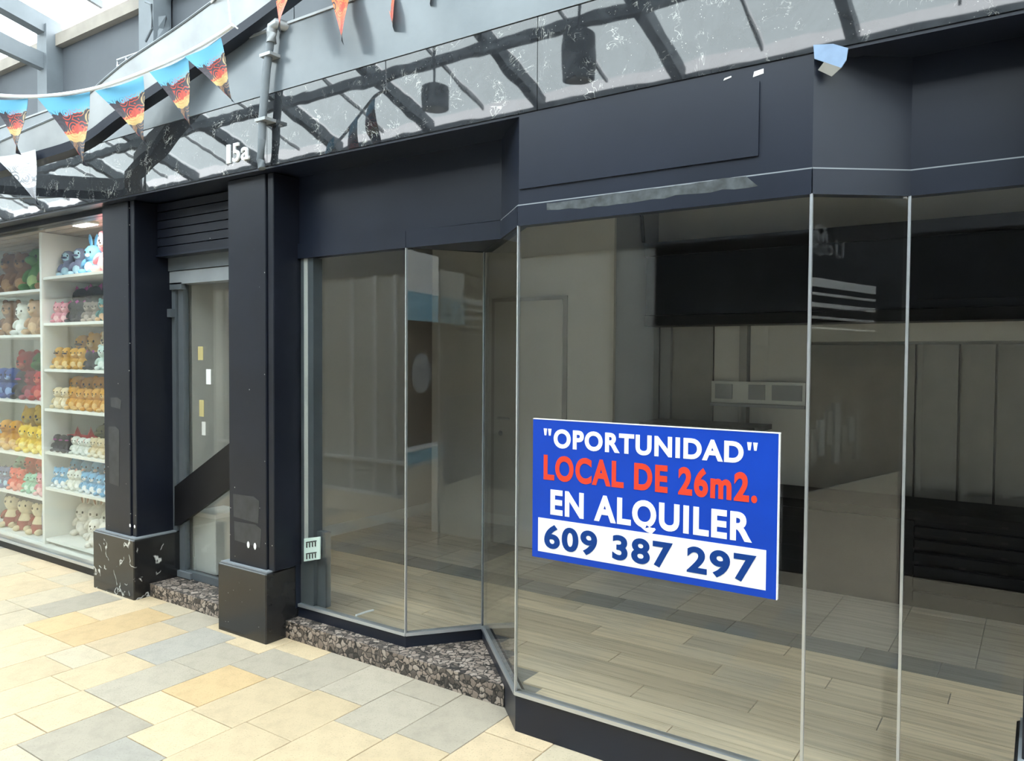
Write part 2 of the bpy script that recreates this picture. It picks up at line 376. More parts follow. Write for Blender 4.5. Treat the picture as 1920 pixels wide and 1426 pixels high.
# fascia: polished granite slabs below, painted band above, over the whole shop row
fa = sthing('wall_fascia', 'long polished black granite fascia with white veins under a grey band', 'fascia', (-4, YF, 2.615))
edges = [-30, -24, -18, -14, -10.2, -7.3, -5.3, -3.46, -1.74, .05, 2.4, 5]
for a, b in zip(edges, edges[1:]): obj('granite_slab', B(a+.0015, b-.0015, YF, YF+.1, 2.615, 2.99), granite, fa)
obj('upper_band', B(-30, 5, YF-.004, YF+.1, 2.994, 3.32), grey_band, fa)
obj('band_capping', B(-30, 5, YF-.012, YF+.12, 3.32, 3.332), lightsteel, fa)
obj('bottom_bead', B(-30, 5, YF+.006, YF+.09, 2.603, 2.615), header_black, fa)
# ledge behind fascia, upper wall, coping
struct(obj('ceiling_ledge', B(-30, 5, YF+.1, 3.02, 3.22, 3.31), wall_panel), 'flat grey ledge behind the fascia under the upper wall', 'ledge')
uw = sthing('wall_upper', 'grey panelled upper wall above the shop fascia', 'wall', (-5, 3.0, 3.31))
px = [-30, -26, -22, -18, -14, -10.4, -8.2, -6.36, -4.95, -3.6, -2.1, -.6, 1.2, 3.2, 5]
for a, b in zip(px, px[1:]): obj('panel', B(a+.004, b-.004, 3.0, 3.06, 3.31, 3.95), wall_panel, uw)
obj('backing', B(-30, 5, 3.06, 3.12, 3.31, 3.96), ink, uw)
struct(obj('trim_1', B(-30, 5, 2.945, 3.14, 3.95, 4.04), beige), 'beige coping beam on top of the upper wall', 'beam')
# glazed gable roof
ZE, ZR, YM, YB, YA = 4.04, 4.46, 1.25, YO, 3.0
ZO = 3.82
rf = sthing('roof_glazing', 'gabled glass roof of the arcade on grey steel rafters', 'roof', (-4, YM, ZE))
RX = [-30, -26.5, -23, -19.5, -16, -14.15, -12.85, -11.55, -10.25, -8.95, -7.65, -6.35, -5.05, -3.75, -2.45, -1.15, .15, 1.45, 2.75, 4.05, 5.35, 6.65, 7.95, 9.25, 10.55, 11.85, 13.15, 15]
def rafter(x, w, h, y0, z0, y1, z1):
    return MB().extrude([(x-w/2, y0, z0), (x-w/2, y1, z1), (x-w/2, y1, z1+h), (x-w/2, y0, z0+h)], (w, 0, 0))
for x in RX:
    obj('rafter', rafter(x, .10, .13, YA, ZE-.03, YM, ZR-.03), steel, rf)
    obj('rafter', rafter(x, .09, .12, YB, ZO-.03, YM, ZR-.03), steel, rf)
for a, b in zip(RX, RX[1:]):
    x = (a+b)/2
    obj('glazing_bar', rafter(x, .03, .05, YA, ZE+.07, YM, ZR+.07), steel, rf)
    obj('glazing_bar', rafter(x, .02, .03, YB, ZO+.10, YM, ZR+.10), lightsteel, rf)
    for x0, x1 in ((a, x), (x, b)):
        for ye, ze in ((YA, ZE), (YB, ZO)):
            obj('roof_pane', MB().extrude([(x0+.02, ye, ze+.13), (x1-.02, ye, ze+.13), (x1-.02, YM, ZR+.13), (x0+.02, YM, ZR+.13)], (0, 0, .008)), roof_glass, rf)
def purlin(y, w, h): z = ZR-(abs(y-YM))/1.75*(ZR-(ZO if y < YM else ZE)); obj('purlin', B(XL, XR, y-w/2, y+w/2, z-.10, z-.10+h), steel, rf)
for y in (YM, .35): purlin(y, .07, .08)
obj('eaves_beam', B(XL, XR, YO-.2, YO, 3.72, 3.86), steel, rf)
# beam tie seen in the upper left: horizontal struts below two rafters, with their wall posts
for x in (-6.35, -7.65):
    obj('wall_post', B(x-.075, x+.075, 2.88, 3.0, 3.31, 4.10), steel, rf)
    obj('tie_beam', rafter(x, .07, .12, 2.92, 3.76, 1.5, 4.0), steel, rf)

# opposite row of shops (seen in the glass and the granite as reflections)
ow = sthing('wall_back', 'row of shopfronts on the opposite side of the arcade', 'wall', (0, YO, 0))
obj('upper_wall', B(XL, 3.2, YO-.3, YO-.02, 2.52, 3.74), wall_panel, ow)
pe = [-30, -27, -24, -21, -18, -15, -13, -11, -9.5, -8.2, -7.31, -6.71, -6.34, -6.02, -5.2, -4.1, -3.05, -2.64, -2.2, -1.75, -1.3, -.75, -.45, -.2, .6, 1.6, 2.4, 3.2]
for a, b in zip(pe, pe[1:]):
    lt = -9.6 < a < -4.2
    obj('panel', B(a+.02, b-.02, YO-.3, YO-.04, .02, 2.52), cream if lt or a < -9 else (offwhite if a < -2.7 else taupe), ow)
    obj('mullion', B(b-.02, b+.02, YO-.3, YO-.01, .0, 2.52), white if lt else taupe, ow)
obj('sill_rail', B(-9.6, -4.1, YO-.3, YO+.0, .38, .42), white, ow)
obj('skirting', B(XL, -2.64, YO-.3, YO+.0, .0, .035), white, ow)
obj('dark_fascia', B(-2.64, 3.2, YO-.3, YO+.0, 1.87, 2.52), blackmatt, ow)
for k in range(6): obj('base_slat', B(-2.64, 3.2, YO-.05, YO+.0, .01+k*.108, .10+k*.108), blackmatt, ow)
obj('dark_base', B(-2.64, 3.2, YO-.3, YO-.03, 0, .66), blackmatt, ow)
obj('white_gable', B(3.2, 5.35, YO-.3, YO, 2.52, 3.74), white, ow)
obj('blue_band', B(3.2, 5.35, YO-.3, YO+.02, 2.12, 2.52), bluepaint, ow)
obj('dark_window', B(3.2, 5.35, YO-.3, YO-.1, .25, 2.12), brown, ow)
obj('counter_base', B(3.2, 5.35, YO-.3, YO+.05, .06, .25), bluepaint, ow)
obj('counter_top', B(3.2, 5.35, YO-.3, YO+.07, .25, .28), white, ow)
obj('skirting', B(3.2, 5.35, YO-.3, YO+.02, 0, .06), white, ow)
obj('round_emblem', MB().extrude([(4.05+.3*math.cos(t*math.pi/12), YO-.1, 1.35+.3*math.sin(t*math.pi/12)) for t in range(24)], (0, .02, 0)), greywall, ow)
obj('dark_fascia', B(5.35, XR, YO-.3, YO, 1.5, 3.74), blackmatt, ow)
for z_, h_ in ((2.46, .10), (2.36, .03), (2.22, .05), (2.08, .03), (1.96, .02)): obj('light_rail', B(5.36, 7.3, YO, YO+.04, z_, z_+h_), white, ow)
obj('brown_window', B(5.35, XR, YO-.3, YO-.05, 0, 1.5), brown, ow)
for k in range(7): obj('shop_box', B(5.7+.2*k, 5.84+.2*k, YO-.05, YO+.0, .3+.12*(k % 3), .75+.1*(k % 4)), greywall if k % 2 else taupe, ow)
struct(obj('wall_end', B(XL-.2, XL, YO, 3, 0, 4.5), taupe), 'far taupe end wall of the arcade beyond the toy shop', 'wall')
struct(obj('wall_front_far', B(XL, -9.65, 2.86, 3.2, 0, 2.61), blackmatt), 'dark closed shopfronts beyond the toy shop', 'wall')
struct(obj('wall_right', B(XR, XR+.2, YO, 3, 0, 4.5), greywall), 'grey end wall closing the arcade', 'wall')
struct(obj('wall_front_rest', B(5, XR, 2.7, 3.0, 0, 4.0), taupe), 'plain continuation of the shop row further along the arcade', 'wall')

# ------------------------------------------------------------------ pillars
def pillar(x0, x1, px0, px1, pl_mat, label, depth=.32, z1=2.603):
    p = thing('pillar', label, 'pillar', ((x0+x1)/2, 2.9, 0))
    obj('plinth', MB().bbox(px0, px1, 2.725, 2.77+depth, 0, .392, .006), pl_mat, p)
    obj('plinth_trim', MB().box(px0+.01, px1-.01, 2.738, 2.77+depth, .392, .400), lightframe, p)
    obj('shaft', MB().bbox(x0, x1-.055, 2.765, 2.77+depth-.02, .400, z1, .004), black, p)
    obj('corner_strip', MB().bbox(x1-.05, x1, 2.775, 2.77+depth, .400, z1, .004), black, p)
    return p
p1 = pillar(-5.275, -4.90, -5.36, -4.85, marble, 'black pillar on a white veined marble plinth beside the toy window')
p2 = pillar(-3.895, -3.505, -3.95, -3.515, plinth_plain, 'black pillar on a plain black plinth beside the house number')
for dx in (-3.72, -3.66): obj('paint_chip', MB().ball((dx, 2.764, .52), (.012, .002, .02), 8, 5), signwhite, p2)
patch_m = mat('bare_patch', (.030, .032, .037), .5, var=.3, vscale=14)
for u0, v0, u1, v1, pr in ((438, 932, 484, 968, p2), (440, 985, 488, 1012, p2), (205, 800, 222, 905, p1), (208, 745, 226, 762, p1)):
    A_, B2 = on_y(u0, v1, 2.764), on_y(u1, v0, 2.764)
    obj('bare_patch', MB().extrude([(A_.x, 2.764, A_.z), (B2.x, 2.764, A_.z-.012), (B2.x+.01, 2.764, B2.z-.02), (B2.x-.04, 2.764, B2.z), (A_.x-.004, 2.764, B2.z-.005)], (0, .003, 0)), patch_m, pr)
for dx, dz in ((-4.96, .47), (-4.905, .47)): obj('paint_chip', MB().ball((dx, 2.764, dz), (.010, .002, .012), 8, 5), signwhite, p1)
pillar(-.03, .40, -.05, .43, plinth_plain, 'black pillar closing the far end of the projecting glass bay')

# ------------------------------------------------------------------ shopfront glazing
ZB, ZT = .17, 2.15
P = {'a': (-3.52, 2.95), 'b': (-2.685, 2.95), 'c': (-2.43, 3.27), 'd': (-1.832, 2.705), 'e': (-.652, 2.705), 'f': (-.385, 2.915), 'g': (.0, 2.915)}
def off(a, b, t):
    """strip of plan of thickness t behind the line a-b (away from the arcade)"""
    d = Vector((b[0]-a[0], b[1]-a[1])).normalized(); n = Vector((-d.y, d.x))
    return [a, b, (b[0]+n.x*t, b[1]+n.y*t), (a[0]+n.x*t, a[1]+n.y*t)]
segs = ['ab', 'bc', 'cd', 'de', 'ef', 'fg']
wl = ['tall shop window pane between the black pillar and the recess', 'narrow angled pane leading back into the recess', 'angled pane between the recess and the for-rent bay',
      'large pane of the projecting bay carrying the blue sign', 'narrow angled pane to the side of the for-rent bay', 'set back pane beyond the projecting bay']
for i, sg in enumerate(segs):
    a, b = P[sg[0]], P[sg[1]]
    L = off(a, b, .01)
    w = sthing('window_%d' % (i+1), wl[i], 'window', ((a[0]+b[0])/2, (a[1]+b[1])/2, ZB))
    obj('pane', MB().prism(L, ZB, ZT), shop_glass, w)
    # sill strip and base
    o1 = off(a, b, .03); n = Vector((o1[3][0]-a[0], o1[3][1]-a[1])).normalized()
    fr = [(a[0]-n.x*.008, a[1]-n.y*.008), (b[0]-n.x*.008, b[1]-n.y*.008), o1[2], o1[3]]
    obj('sill_strip', MB().prism(fr, ZB-.012, ZB+.004), alu, w)
    obj('base_panel', MB().prism([(a[0], a[1]), (b[0], b[1]), *off(a, b, .05)[2:]], 0, ZB-.012), header_black, w)
for k, n in (('b', 'alu'), ('c', 'steel'), ('d', 'alu'), ('e', 'alu'), ('f', 'alu')):
    x, y = P[k]; w_ = .0045 if k in 'ef' else .0028; e = B(x-w_, x+w_, y-.006, y+.008, ZB, ZT)
    o = struct(obj('trim_2', e, {'alu': alu, 'steel': steel}[n]), 'slim glazing joint at a corner of the shop window', 'glazing joint'); o['group'] = 'glazing joints'
# frame at the left end of the first pane
fr = thing('window_post', 'grey aluminium post with a pale stripe behind the first shop pane', 'post', (-3.46, 2.98, ZB))
obj('post', B(-3.53, -3.40, 2.965, 3.03, ZB, ZT), greyframe, fr)
obj('pale_stripe', B(-3.475, -3.445, 2.9615, 2.966, .55, ZT), offwhite, fr)
obj('stile', B(-3.545, -3.51, 2.93, 3.03, ZB-.02, ZT), header_black, fr)
obj('inner_stile', B(-3.40, -3.33, 2.99, 3.03, ZB, .60), greyframe, fr)
# headers
hd = sthing('wall_header', 'dark blue-black header boards above the shop glass', 'header', (-2, 2.9, ZT))
A2 = (-2.10, 2.957)
obj('board', MB().prism(off((-3.55, 2.955), (-2.09, 2.955), .04), 2.237, 2.61), header_black, hd)
obj('lower_rail', B(-3.55, -2.685, 2.942, 3.0, ZT, 2.235), header_black, hd)
obj('recess_soffit', MB().prism([(-2.685, 2.944), A2, (-2.40, 3.30), (-2.46, 3.30)], ZT, 2.235), header_black, hd)
for a, b in ((A2, P['d']), (P['d'], P['e']), (P['e'], P['f']), (P['f'], (2.2, 2.915))):
    obj('board', MB().prism(off(a, b, .04), 2.237, 2.61), header_black, hd)
for a, b in (((-2.43, 3.27), P['d']), (P['d'], P['e']), (P['e'], P['f']), (P['f'], (2.2, 2.915))):
    L = off(a, b, .04); d = Vector((b[0]-a[0], b[1]-a[1])).normalized(); n = Vector((d.y, -d.x))*.006
    obj('lower_rail', MB().prism([(a[0]+n.x, a[1]+n.y), (b[0]+n.x, b[1]+n.y), L[2], L[3]], ZT-.002, 2.232), header_black, hd)
    obj('joint_line', MB().prism([(a[0]+n.x*.6, a[1]+n.y*.6), (b[0]+n.x*.6, b[1]+n.y*.6), L[2], L[3]], 2.232, 2.237), lightframe, hd)
# thin board added where the bay header is only shaded darker
obj('shade_board', B(-1.825, -.83, 2.697, 2.706, 2.30, 2.555), header_black, hd)
struct(obj('ceiling_soffit', B(-30, 5, YF+.098, 3.6, 2.61, 2.66), header_black), 'dark soffit above the shop headers', 'soffit')
struct(obj('trim_3', MB().prism([(-3.555, 2.86), (-2.0, 2.86), (-2.40, 3.28), (-2.45, 3.30), (-2.69, 2.97), (-3.555, 2.97)], 0, .098), stepm), 'speckled brown granite step in the recess beside the bay', 'step')
struct(obj('trim_4', B(-4.93, -3.89, 2.835, 3.2, 0, .085), stepm), 'speckled brown granite doorstep between the two pillars', 'doorstep')

# ------------------------------------------------------------------ doorway
dr = sthing('door_1', 'glass shop door with a diagonal black push plate between the pillars', 'door', (-4.4, 3.05, .085))
obj('jamb', B(-5.09, -4.93, 3.02, 3.12, .06, 2.26), lightframe, dr)
obj('jamb', B(-3.93, -3.86, 3.02, 3.12, .06, 2.26), lightframe, dr)
obj('stile', B(-4.93, -4.86, 3.035, 3.1, .06, 2.09), greyframe, dr)
obj('stile', B(-4.85, -4.79, 3.05, 3.09, .10, 2.07), greyframe, dr)
obj('bottom_rail', B(-4.79, -3.93, 3.05, 3.09, .086, .135), greyframe, dr)
obj('bottom_bracket', B(-4.9, -4.70, 3.03, 3.05, .09, .13), steel, dr)
obj('hinge', B(-4.93, -4.76, 3.02, 3.05, 2.04, 2.085), greyframe, dr)
obj('head_rail', B(-4.95, -3.9, 3.02, 3.12, 2.075, 2.16), lightframe, dr)
obj('head_rail', B(-4.95, -3.9, 3.01, 3.12, 2.165, 2.255), greyframe, dr)
obj('pane', B(-4.79, -3.93, 3.066, 3.076, .13, 2.075), shop_glass, dr)
pl = [on_y(*q, 3.03) for q in ((327, 912), (433, 828), (433, 912), (334, 985), (327, 985))]
dd = (pl[1]-pl[0])/(pl[1].x-pl[0].x); ext = 3.98+pl[1].x
pl[1] = pl[1]+dd*.25; pl[2] = pl[2]+dd*.25
obj('push_plate', MB().extrude(pl, (0, .03, 0)), blackmatt, dr)
lk = thing('lock_box', 'small beige lock box beside the glass door', 'lock', (-5.0, 3.0, 1.84))
obj('case', MB().bbox(-5.06, -4.955, 2.985, 3.02, 1.84, 1.925, .006), lockbox_m, lk)
obj('keyhole', MB().ball((-5.0, 2.983, 1.882), (.012, .004, .016)), ink, lk)
obj('bracket', B(-4.955, -4.86, 3.0, 3.034, 1.855, 1.91), greyframe, lk)
bx = thing('shutter_box', 'black slatted roller shutter box above the glass door', 'shutter', (-4.4, 2.95, 2.26))
for k in range(6): obj('slat', MB().bbox(-4.895, -3.9, 2.93, 3.0, 2.262+k*.057, 2.315+k*.057, .004), black, bx)
obj('bottom_bar', B(-4.895, -3.9, 2.92, 3.0, 2.25, 2.262), header_black, bx)
obj('core', B(-4.895, -3.9, 2.96, 3.15, 2.256, 2.61), header_black, bx)
for (u, v, w, h, m, nm) in ((376, 662, .055, .09, paper_y, 'yellow'), (391, 706, .05, .10, signwhite, 'white'), (378, 765, .05, .11, paper_y, 'pale yellow'), (382, 803, .04, .09, offwhite, 'torn white')):
    c = on_y(u, v, 3.064)
    tag(obj('paper_note', B(c.x-w/2, c.x+w/2, 3.063, 3.0655, c.z-h/2, c.z+h/2), m), '%s paper note stuck on the glass door%s' % (nm, {'yellow': ', topmost', 'white': ' under the topmost note', 'pale yellow': ', third from the top', 'torn white': ', lowest'}[nm]), 'note', 'notes on the door')
bd = thing('partition_board', 'pale grey partition board standing behind the glass door', 'board', (-4.3, 3.5, .12))
obj('sheet', B(-4.78, -3.97, 3.40, 3.43, .12, 2.3), white, bd)
obj('edge_trim', B(-3.97, -3.95, 3.39, 3.44, .12, 2.3), white, bd)
bb = thing('white_box', 'white box on the floor behind the glass door', 'box', (-4.7, 3.25, .12))
obj('carton', MB().bbox(-4.85, -4.56, 3.13, 3.36, .12, .50, .004), offwhite, bb)
obj('lid', MB().bbox(-4.855, -4.555, 3.125, 3.365, .50, .53, .004), white, bb)

# ------------------------------------------------------------------ interior of the empty shop
FI = .12
ifl = struct(obj('floor_shop', MB().prism([(-4.9, 3.2), (-3.86, 3.2), (-3.56, 3.0), (-2.70, 3.0), (-2.44, 3.325), (-1.82, 2.755), (-.66, 2.755), (-.40, 2.965), (2.2, 2.965), (2.2, 5.9), (-4.9, 5.9)], -.05, FI-.008), tile_d), 'wood plank and stone tile floor of the empty shop', 'floor')
def inside(x, y):
    for sg in segs:
        a, b = P[sg[0]], P[sg[1]]
        if a[0] <= x <= b[0]:
            t = (x-a[0])/(b[0]-a[0]); return y > a[1]+(b[1]-a[1])*t+.055
    return y > 3.14
pm = {}
def floor_piece(name, x0, x1, y0, y1, m):
    # cut at the zigzag glass line
    g = .0025
    kk = (round(x1-x0, 2), round(y1-y0, 3), m.name)
    if kk not in pm:
        o = obj(name, MB().box(-(x1-x0)/2+g, (x1-x0)/2-g, -(y1-y0)/2+g, (y1-y0)/2-g, -.008, 0), m, ifl, world=False); pm[kk] = o.data
    else:
        o = bpy.data.objects.new(name, pm[kk]); COL.objects.link(o); o.parent = ifl
    o.location = Vector(((x0+x1)/2, (y0+y1)/2, FI))-ORIG[ifl.name]
y = 2.76; row = 0
while y < 4.06:
    x = -4.8+(row*.47) % 1.2-1.2
    while x < 2.0:
        n = 6; L_ = 1.2
        # trim planks to where the shop floor is
        run = []
        for q in [x+L_*i/60 for i in range(61)]+[None]:
            if q is not None and -4.8 <= q <= 2.0 and inside(q, y+.004): run.append(q)
            else:
                if len(run) > 3: floor_piece('plank', run[0], run[-1], y, y+.145, wood)
                run = []
        x += L_
    y += .145; row += 1
yb = y
x = -4.8
while x < 2.0:
    floor_piece('border_tile', x, x+.34, yb, yb+.22, tile_d); x += .34
x = -4.8
while x < 2.0:
    for j in range(4): floor_piece('floor_tile', x, x+.38, yb+.22+j*.38, yb+.22+(j+1)*.38, tile_m)
    x += .38
struct(obj('wall_left', B(-5.0, -4.8, 3.12, 5.9, 0, 2.75), cream), 'cream side wall of the empty shop', 'wall')
struct(obj('baseboard_left', B(-4.8, -4.785, 3.12, 5.75, FI, FI+.09), offwhite), 'pale skirting along the shop side wall', 'skirting')
struct(obj('wall_rear', B(-5.0, 2.3, 5.75, 5.9, 0, 2.75), cream), 'cream rear wall of the empty shop', 'wall')
struct(obj('wall_side', B(2.0, 2.2, 2.95, 5.9, 0, 2.75), cream), 'far side wall of the empty shop', 'wall')
struct(obj('ceiling', B(-5.0, 2.3, 2.8, 5.9, 2.75, 2.85), ceilm), 'pale ceiling of the empty shop', 'ceiling')
blk = sthing('wall_block', 'cream boxed-in wall block with a flush door inside the shop', 'wall', (-3.4, 5.3, FI))
obj('front_face', B(-4.25, -2.55, 4.99, 5.02, FI, 2.75), cream, blk)
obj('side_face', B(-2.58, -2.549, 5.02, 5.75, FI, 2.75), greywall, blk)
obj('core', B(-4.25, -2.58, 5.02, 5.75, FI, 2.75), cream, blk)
d2 = sthing('door_2', 'flush pale door in the wall block inside the empty shop', 'door', (-3.25, 4.98, FI))
obj('door_frame', B(-3.62, -2.93, 4.975, 4.99, FI, 2.06), taupe, d2)
leaf2 = obj('door_leaf', B(-3.585, -2.965, 4.965, 4.976, FI+.01, 2.03), cream, d2)
hdl = obj('door_handle', MB().tube([(-3.52, 4.965, 1.12), (-3.52, 4.925, 1.12), (-3.41, 4.925, 1.12)], .009), alu, leaf2)
obj('lock', MB().ball((-3.52, 4.963, 1.0), (.02, .006, .02)), steel, leaf2)
# dark box added to repeat the opposite fascia as its reflection in the glass
bk = thing('reflected_fascia', 'long black box standing in for the reflected opposite fascia', 'reflected_fascia', (-.2, 5.5, 1.84))
obj('box', B(-2.5, 2.0, 5.42, 5.75, 1.92, 2.36), darkblue, bk)
obj('top_lip', B(-2.5, 2.0, 5.38, 5.75, 2.36, 2.46), blackmatt, bk)
obj('bottom_rail', B(-2.5, 2.0, 5.40, 5.75, 1.84, 1.915), blackmatt, bk)
for a, b in ((-.66, 1.0),): obj('notice_frame', B(a, b, 5.405, 5.42, 1.97, 2.31), darkblue, bk)
# boards added behind the glass in place of the opposite panels' reflection
wp = sthing('wall_reflected_panels', 'cream and taupe boards standing in for the reflected opposite panels', 'panelling', (-1, 5.7, FI))
for a, b, z0, z1, m, yy in ((-2.58, -2.50, FI, 1.84, lightframe, 5.68), (-2.49, -2.40, FI, 1.84, greywall, 5.67), (-2.40, -2.07, FI, 1.84, taupe, 5.70), (-2.06, -1.86, FI, 1.84, cream, 5.69), (-1.86, -1.80, FI, 1.84, taupe, 5.66),
                            (-1.79, -1.38, FI, 1.84, cream, 5.70), (-1.37, -.70, FI, 1.70, taupe, 5.70), (-.69, -.45, FI, 1.70, taupe, 5.70), (-.44, -.25, FI, 1.70, taupe, 5.70), (-.24, .6, FI, 1.70, taupe, 5.70), (.61, 2.0, FI, 1.70, taupe, 5.70), (-1.37, 2.0, 1.72, 1.84, cream, 5.69)):
    obj('panel', B(a+.002, b-.002, yy, 5.75, z0, z1), m, wp)
rl = thing('reflected_rail', 'pale grey rail with two dark glass plates standing in for a reflection', 'rail', (-1.7, 5.66, 1.26))  # added rail that imitates a reflection of the opposite row
obj('rail', B(-2.06, -1.38, 5.645, 5.66, 1.27, 1.43), paleblue if False else offwhite, rl)
obj('ledge', B(-2.06, -1.38, 5.62, 5.66, 1.245, 1.268), greywall, rl)
for a, b in ((-2.03, -1.90), (-1.78, -1.66), (-1.61, -1.40)): obj('plate', B(a, b, 5.638, 5.646, 1.30, 1.41), greywall, rl)
# low slatted black box added as the reflection of the opposite shop base
cb = thing('reflected_slat_base', 'long low black slatted box standing in for the reflected opposite base', 'reflected_base', (-.3, 5.4, FI))
obj('carcass', B(-2.5, 2.0, 5.16, 5.66, FI, .66), blackmatt, cb)
obj('top', B(-2.52, 2.0, 5.13, 5.66, .66, .70), blackmatt, cb)
for k in range(6): obj('slat', MB().bbox(-.62, 1.95, 5.13, 5.165, .165+k*.078, .222+k*.078, .005), blackmatt, cb)
for a in (-2.48, -1.85, -1.22): obj('door_panel', B(a, a+.6, 5.14, 5.16, FI+.03, .64), blackmatt, cb)
sh = thing('wall_counter', 'thin black counter shelf on the rear shop wall', 'counter', (-2, 5.5, 1.0))
obj('shelf_top', B(-2.48, -1.62, 5.28, 5.69, 1.09, 1.125), blackmatt, sh)
for a in (-2.4, -1.72): obj('bracket', B(a, a+.03, 5.4, 5.69, .98, 1.09), blackmatt, sh)
# cable conduit in the ceiling corner
tag(obj('cable', MB().tube([(-2.53, 5.3, 2.74), (-2.52, 5.38, 2.66), (-2.515, 5.40, 2.5), (-2.515, 5.40, 2.47)], .012), blackmatt), 'black cable dropping beside the long black box', 'cable')

# ------------------------------------------------------------------ text helper
def text_mesh(s, off_=.03, ext=.004):
    cu = bpy.data.curves.new('lettering', 'FONT'); cu.body = s; cu.size = 1; cu.offset = off_; cu.extrude = ext; cu.resolution_u = 6; cu.space_character = 1.13
    o = bpy.data.objects.new('lettering', cu); COL.objects.link(o); bpy.context.view_layer.update()
    me = bpy.data.meshes.new_from_object(o.evaluated_get(bpy.context.evaluated_depsgraph_get()))
    bpy.data.objects.remove(o); bpy.data.curves.remove(cu); return me
def letters(name, s, x0, x1, z0, z1, y, m, parent, off_=.03, th=.0015, facing=-1, caps='E', gap=.020):
    """lettering fitted between x0 and x1 with its capitals between z0 and z1; facing -1: read from the arcade"""
    ref = text_mesh(caps, off_); zs = [v.co.y for v in ref.vertices]; c0, c1 = min(zs), max(zs); bpy.data.meshes.remove(ref)
    me = text_mesh(s, off_); xs = [v.co.x for v in me.vertices]; a, b = min(xs), max(xs)
    L = ORIG[parent.name]
    for v in me.vertices:
        u = (v.co.x-a)/(b-a); w = (v.co.y-c0)/(c1-c0)
        X = x0+(x1-x0)*u if facing < 0 else x1-(x1-x0)*u
        v.co = Vector((X, y+facing*(th if v.co.z > 0 else 0), z0+(z1-z0)*w))-L
    ivs = sorted((min(me.vertices[i].co.x for i in p.vertices), max(me.vertices[i].co.x for i in p.vertices), p.index) for p in me.polygons)
    words, mx = [[]], None
    for lo_x, hi_x, pi in ivs:
        if mx is not None and lo_x-mx > gap: words.append([])
        words[-1].append(pi); mx = hi_x if mx is None else max(mx, hi_x)
    for w_ in words:
        used = sorted({i for pi in w_ for i in me.polygons[pi].vertices}); ix = {v: k for k, v in enumerate(used)}
        m2 = bpy.data.meshes.new(name); m2.from_pydata([tuple(me.vertices[i].co) for i in used], [], [tuple(ix[i] for i in me.polygons[pi].vertices) for pi in w_]); m2.update()
        m2.materials.append(m); o = bpy.data.objects.new(name, m2); COL.objects.link(o); o.parent = parent
    bpy.data.meshes.remove(me); return o

# ------------------------------------------------------------------ the sign
sg = thing('rental_sign', 'blue shop-to-let sign with white and red lettering on the bay glass', 'sign', (-1.24, 2.70, .77))
obj('board', MB().box(-1.742, -.742, 2.690, 2.7045, .771, 1.344), signblue, sg)
for q in (B(-1.742, -.738, 2.6885, 2.7045, 1.344, 1.347), B(-.742, -.739, 2.6885, 2.7045, .771, 1.344)): obj('edge', q, signwhite, sg)
obj('number_field', B(-1.713, -.778, 2.6888, 2.6902, .798, .938), signwhite, sg)
YS = 2.6898
for x_ in (-1.689, -1.668, -.850, -.829):
    obj('quote_mark', MB().extrude([(x_, YS, 1.308), (x_+.016, YS, 1.308), (x_+.012, YS, 1.280), (x_+.004, YS, 1.280)], (0, -.0015, 0)), signwhite, sg)
letters('lettering', 'OPORTUNIDAD', -1.641, -.862, 1.232, 1.308, YS, signwhite, sg, .038)
letters('lettering', 'LOCAL DE 26m2.', -1.688, -.812, 1.098, 1.200, YS, signred, sg, .038)
letters('lettering', 'EN ALQUILER', -1.654, -.828, .957, 1.060, YS, signwhite, sg, .038)
letters('lettering', '609 387 297', -1.682, -.811, .816, .914, 2.6888, signnavy, sg, .034, caps='0')

# house number
hn = thing('house_number', 'white house number 15a on the granite fascia', 'house number', (-3.72, 2.70, 2.68))
n0 = [on_y(*q, 2.69) for q in ((425, 302), (441, 266), (455, 262), (469, 268))]
for s, a, b, z0, z1, cp in (('1', -3.80, -3.772, 2.672, 2.775, '1'), ('5', -3.748, -3.69, 2.672, 2.775, '5'), ('a', -3.672, -3.605, 2.672, 2.742, 'a')):
    letters('numeral', s, a, b, z0, z1, YF, signwhite, hn, .012, th=.010, caps=cp)

# ------------------------------------------------------------------ facade details
pp = thing('conduit', 'grey conduit pipe with clips climbing the granite fascia', 'pipe', (-3.39, 2.66, 2.6))
path = [on_y(*q, 2.655) for q in ((491, 316), (488, 300), (491, 262), (492, 225), (500, 130), (509, 62), (511, 50), (517, 44), (526, 43))]
path = [Vector((p.x, 2.655, p.z)) for p in path]; path[-1].y = 2.72
obj('pipe', MB().tube(path, .021, 12), steel, pp)
obj('elbow', MB().tube([path[5]+Vector((0, 0, -.05)), *path[5:]], .027, 12), lightsteel, pp)
for q in ((492, 226), (501, 105)):
    c = on_y(*q, 2.655); obj('clip', MB().box(c.x-.03, c.x+.055, 2.628, 2.70, c.z-.008, c.z+.008), lightsteel, pp)
fp = thing('plastic_flap', 'pale blue plastic flap hanging from the fascia above the bay corner', 'plastic flap', (-.6, 2.7, 2.55))
pts = [Vector((p.x, 2.692, p.z)) for p in (on_y(*q, 2.692) for q in ((1525, 84), (1562, 82), (1590, 90), (1587, 112), (1577, 127), (1545, 116), (1527, 110)))]
obj('sheet', MB().extrude(pts, (0, .004, 0)), paleblue, fp)
obj('torn_edge', MB().extrude([pts[5], pts[4], pts[4]+Vector((-.03, .006, -.02)), pts[5]+Vector((-.02, .006, -.02))], (0, .003, 0)), taupe, fp)
random.seed(3)
tp = [on_y(x, 386-(x-1025)*.142-4+random.uniform(-2, 2), 2.698) for x in range(1025, 1421, 22)]
bt = [on_y(x, 390-(x-1025)*.125+8*min(1, (x-1010)/80)+random.uniform(-2.5, 2.5), 2.698) for x in range(1421, 1024, -22)]
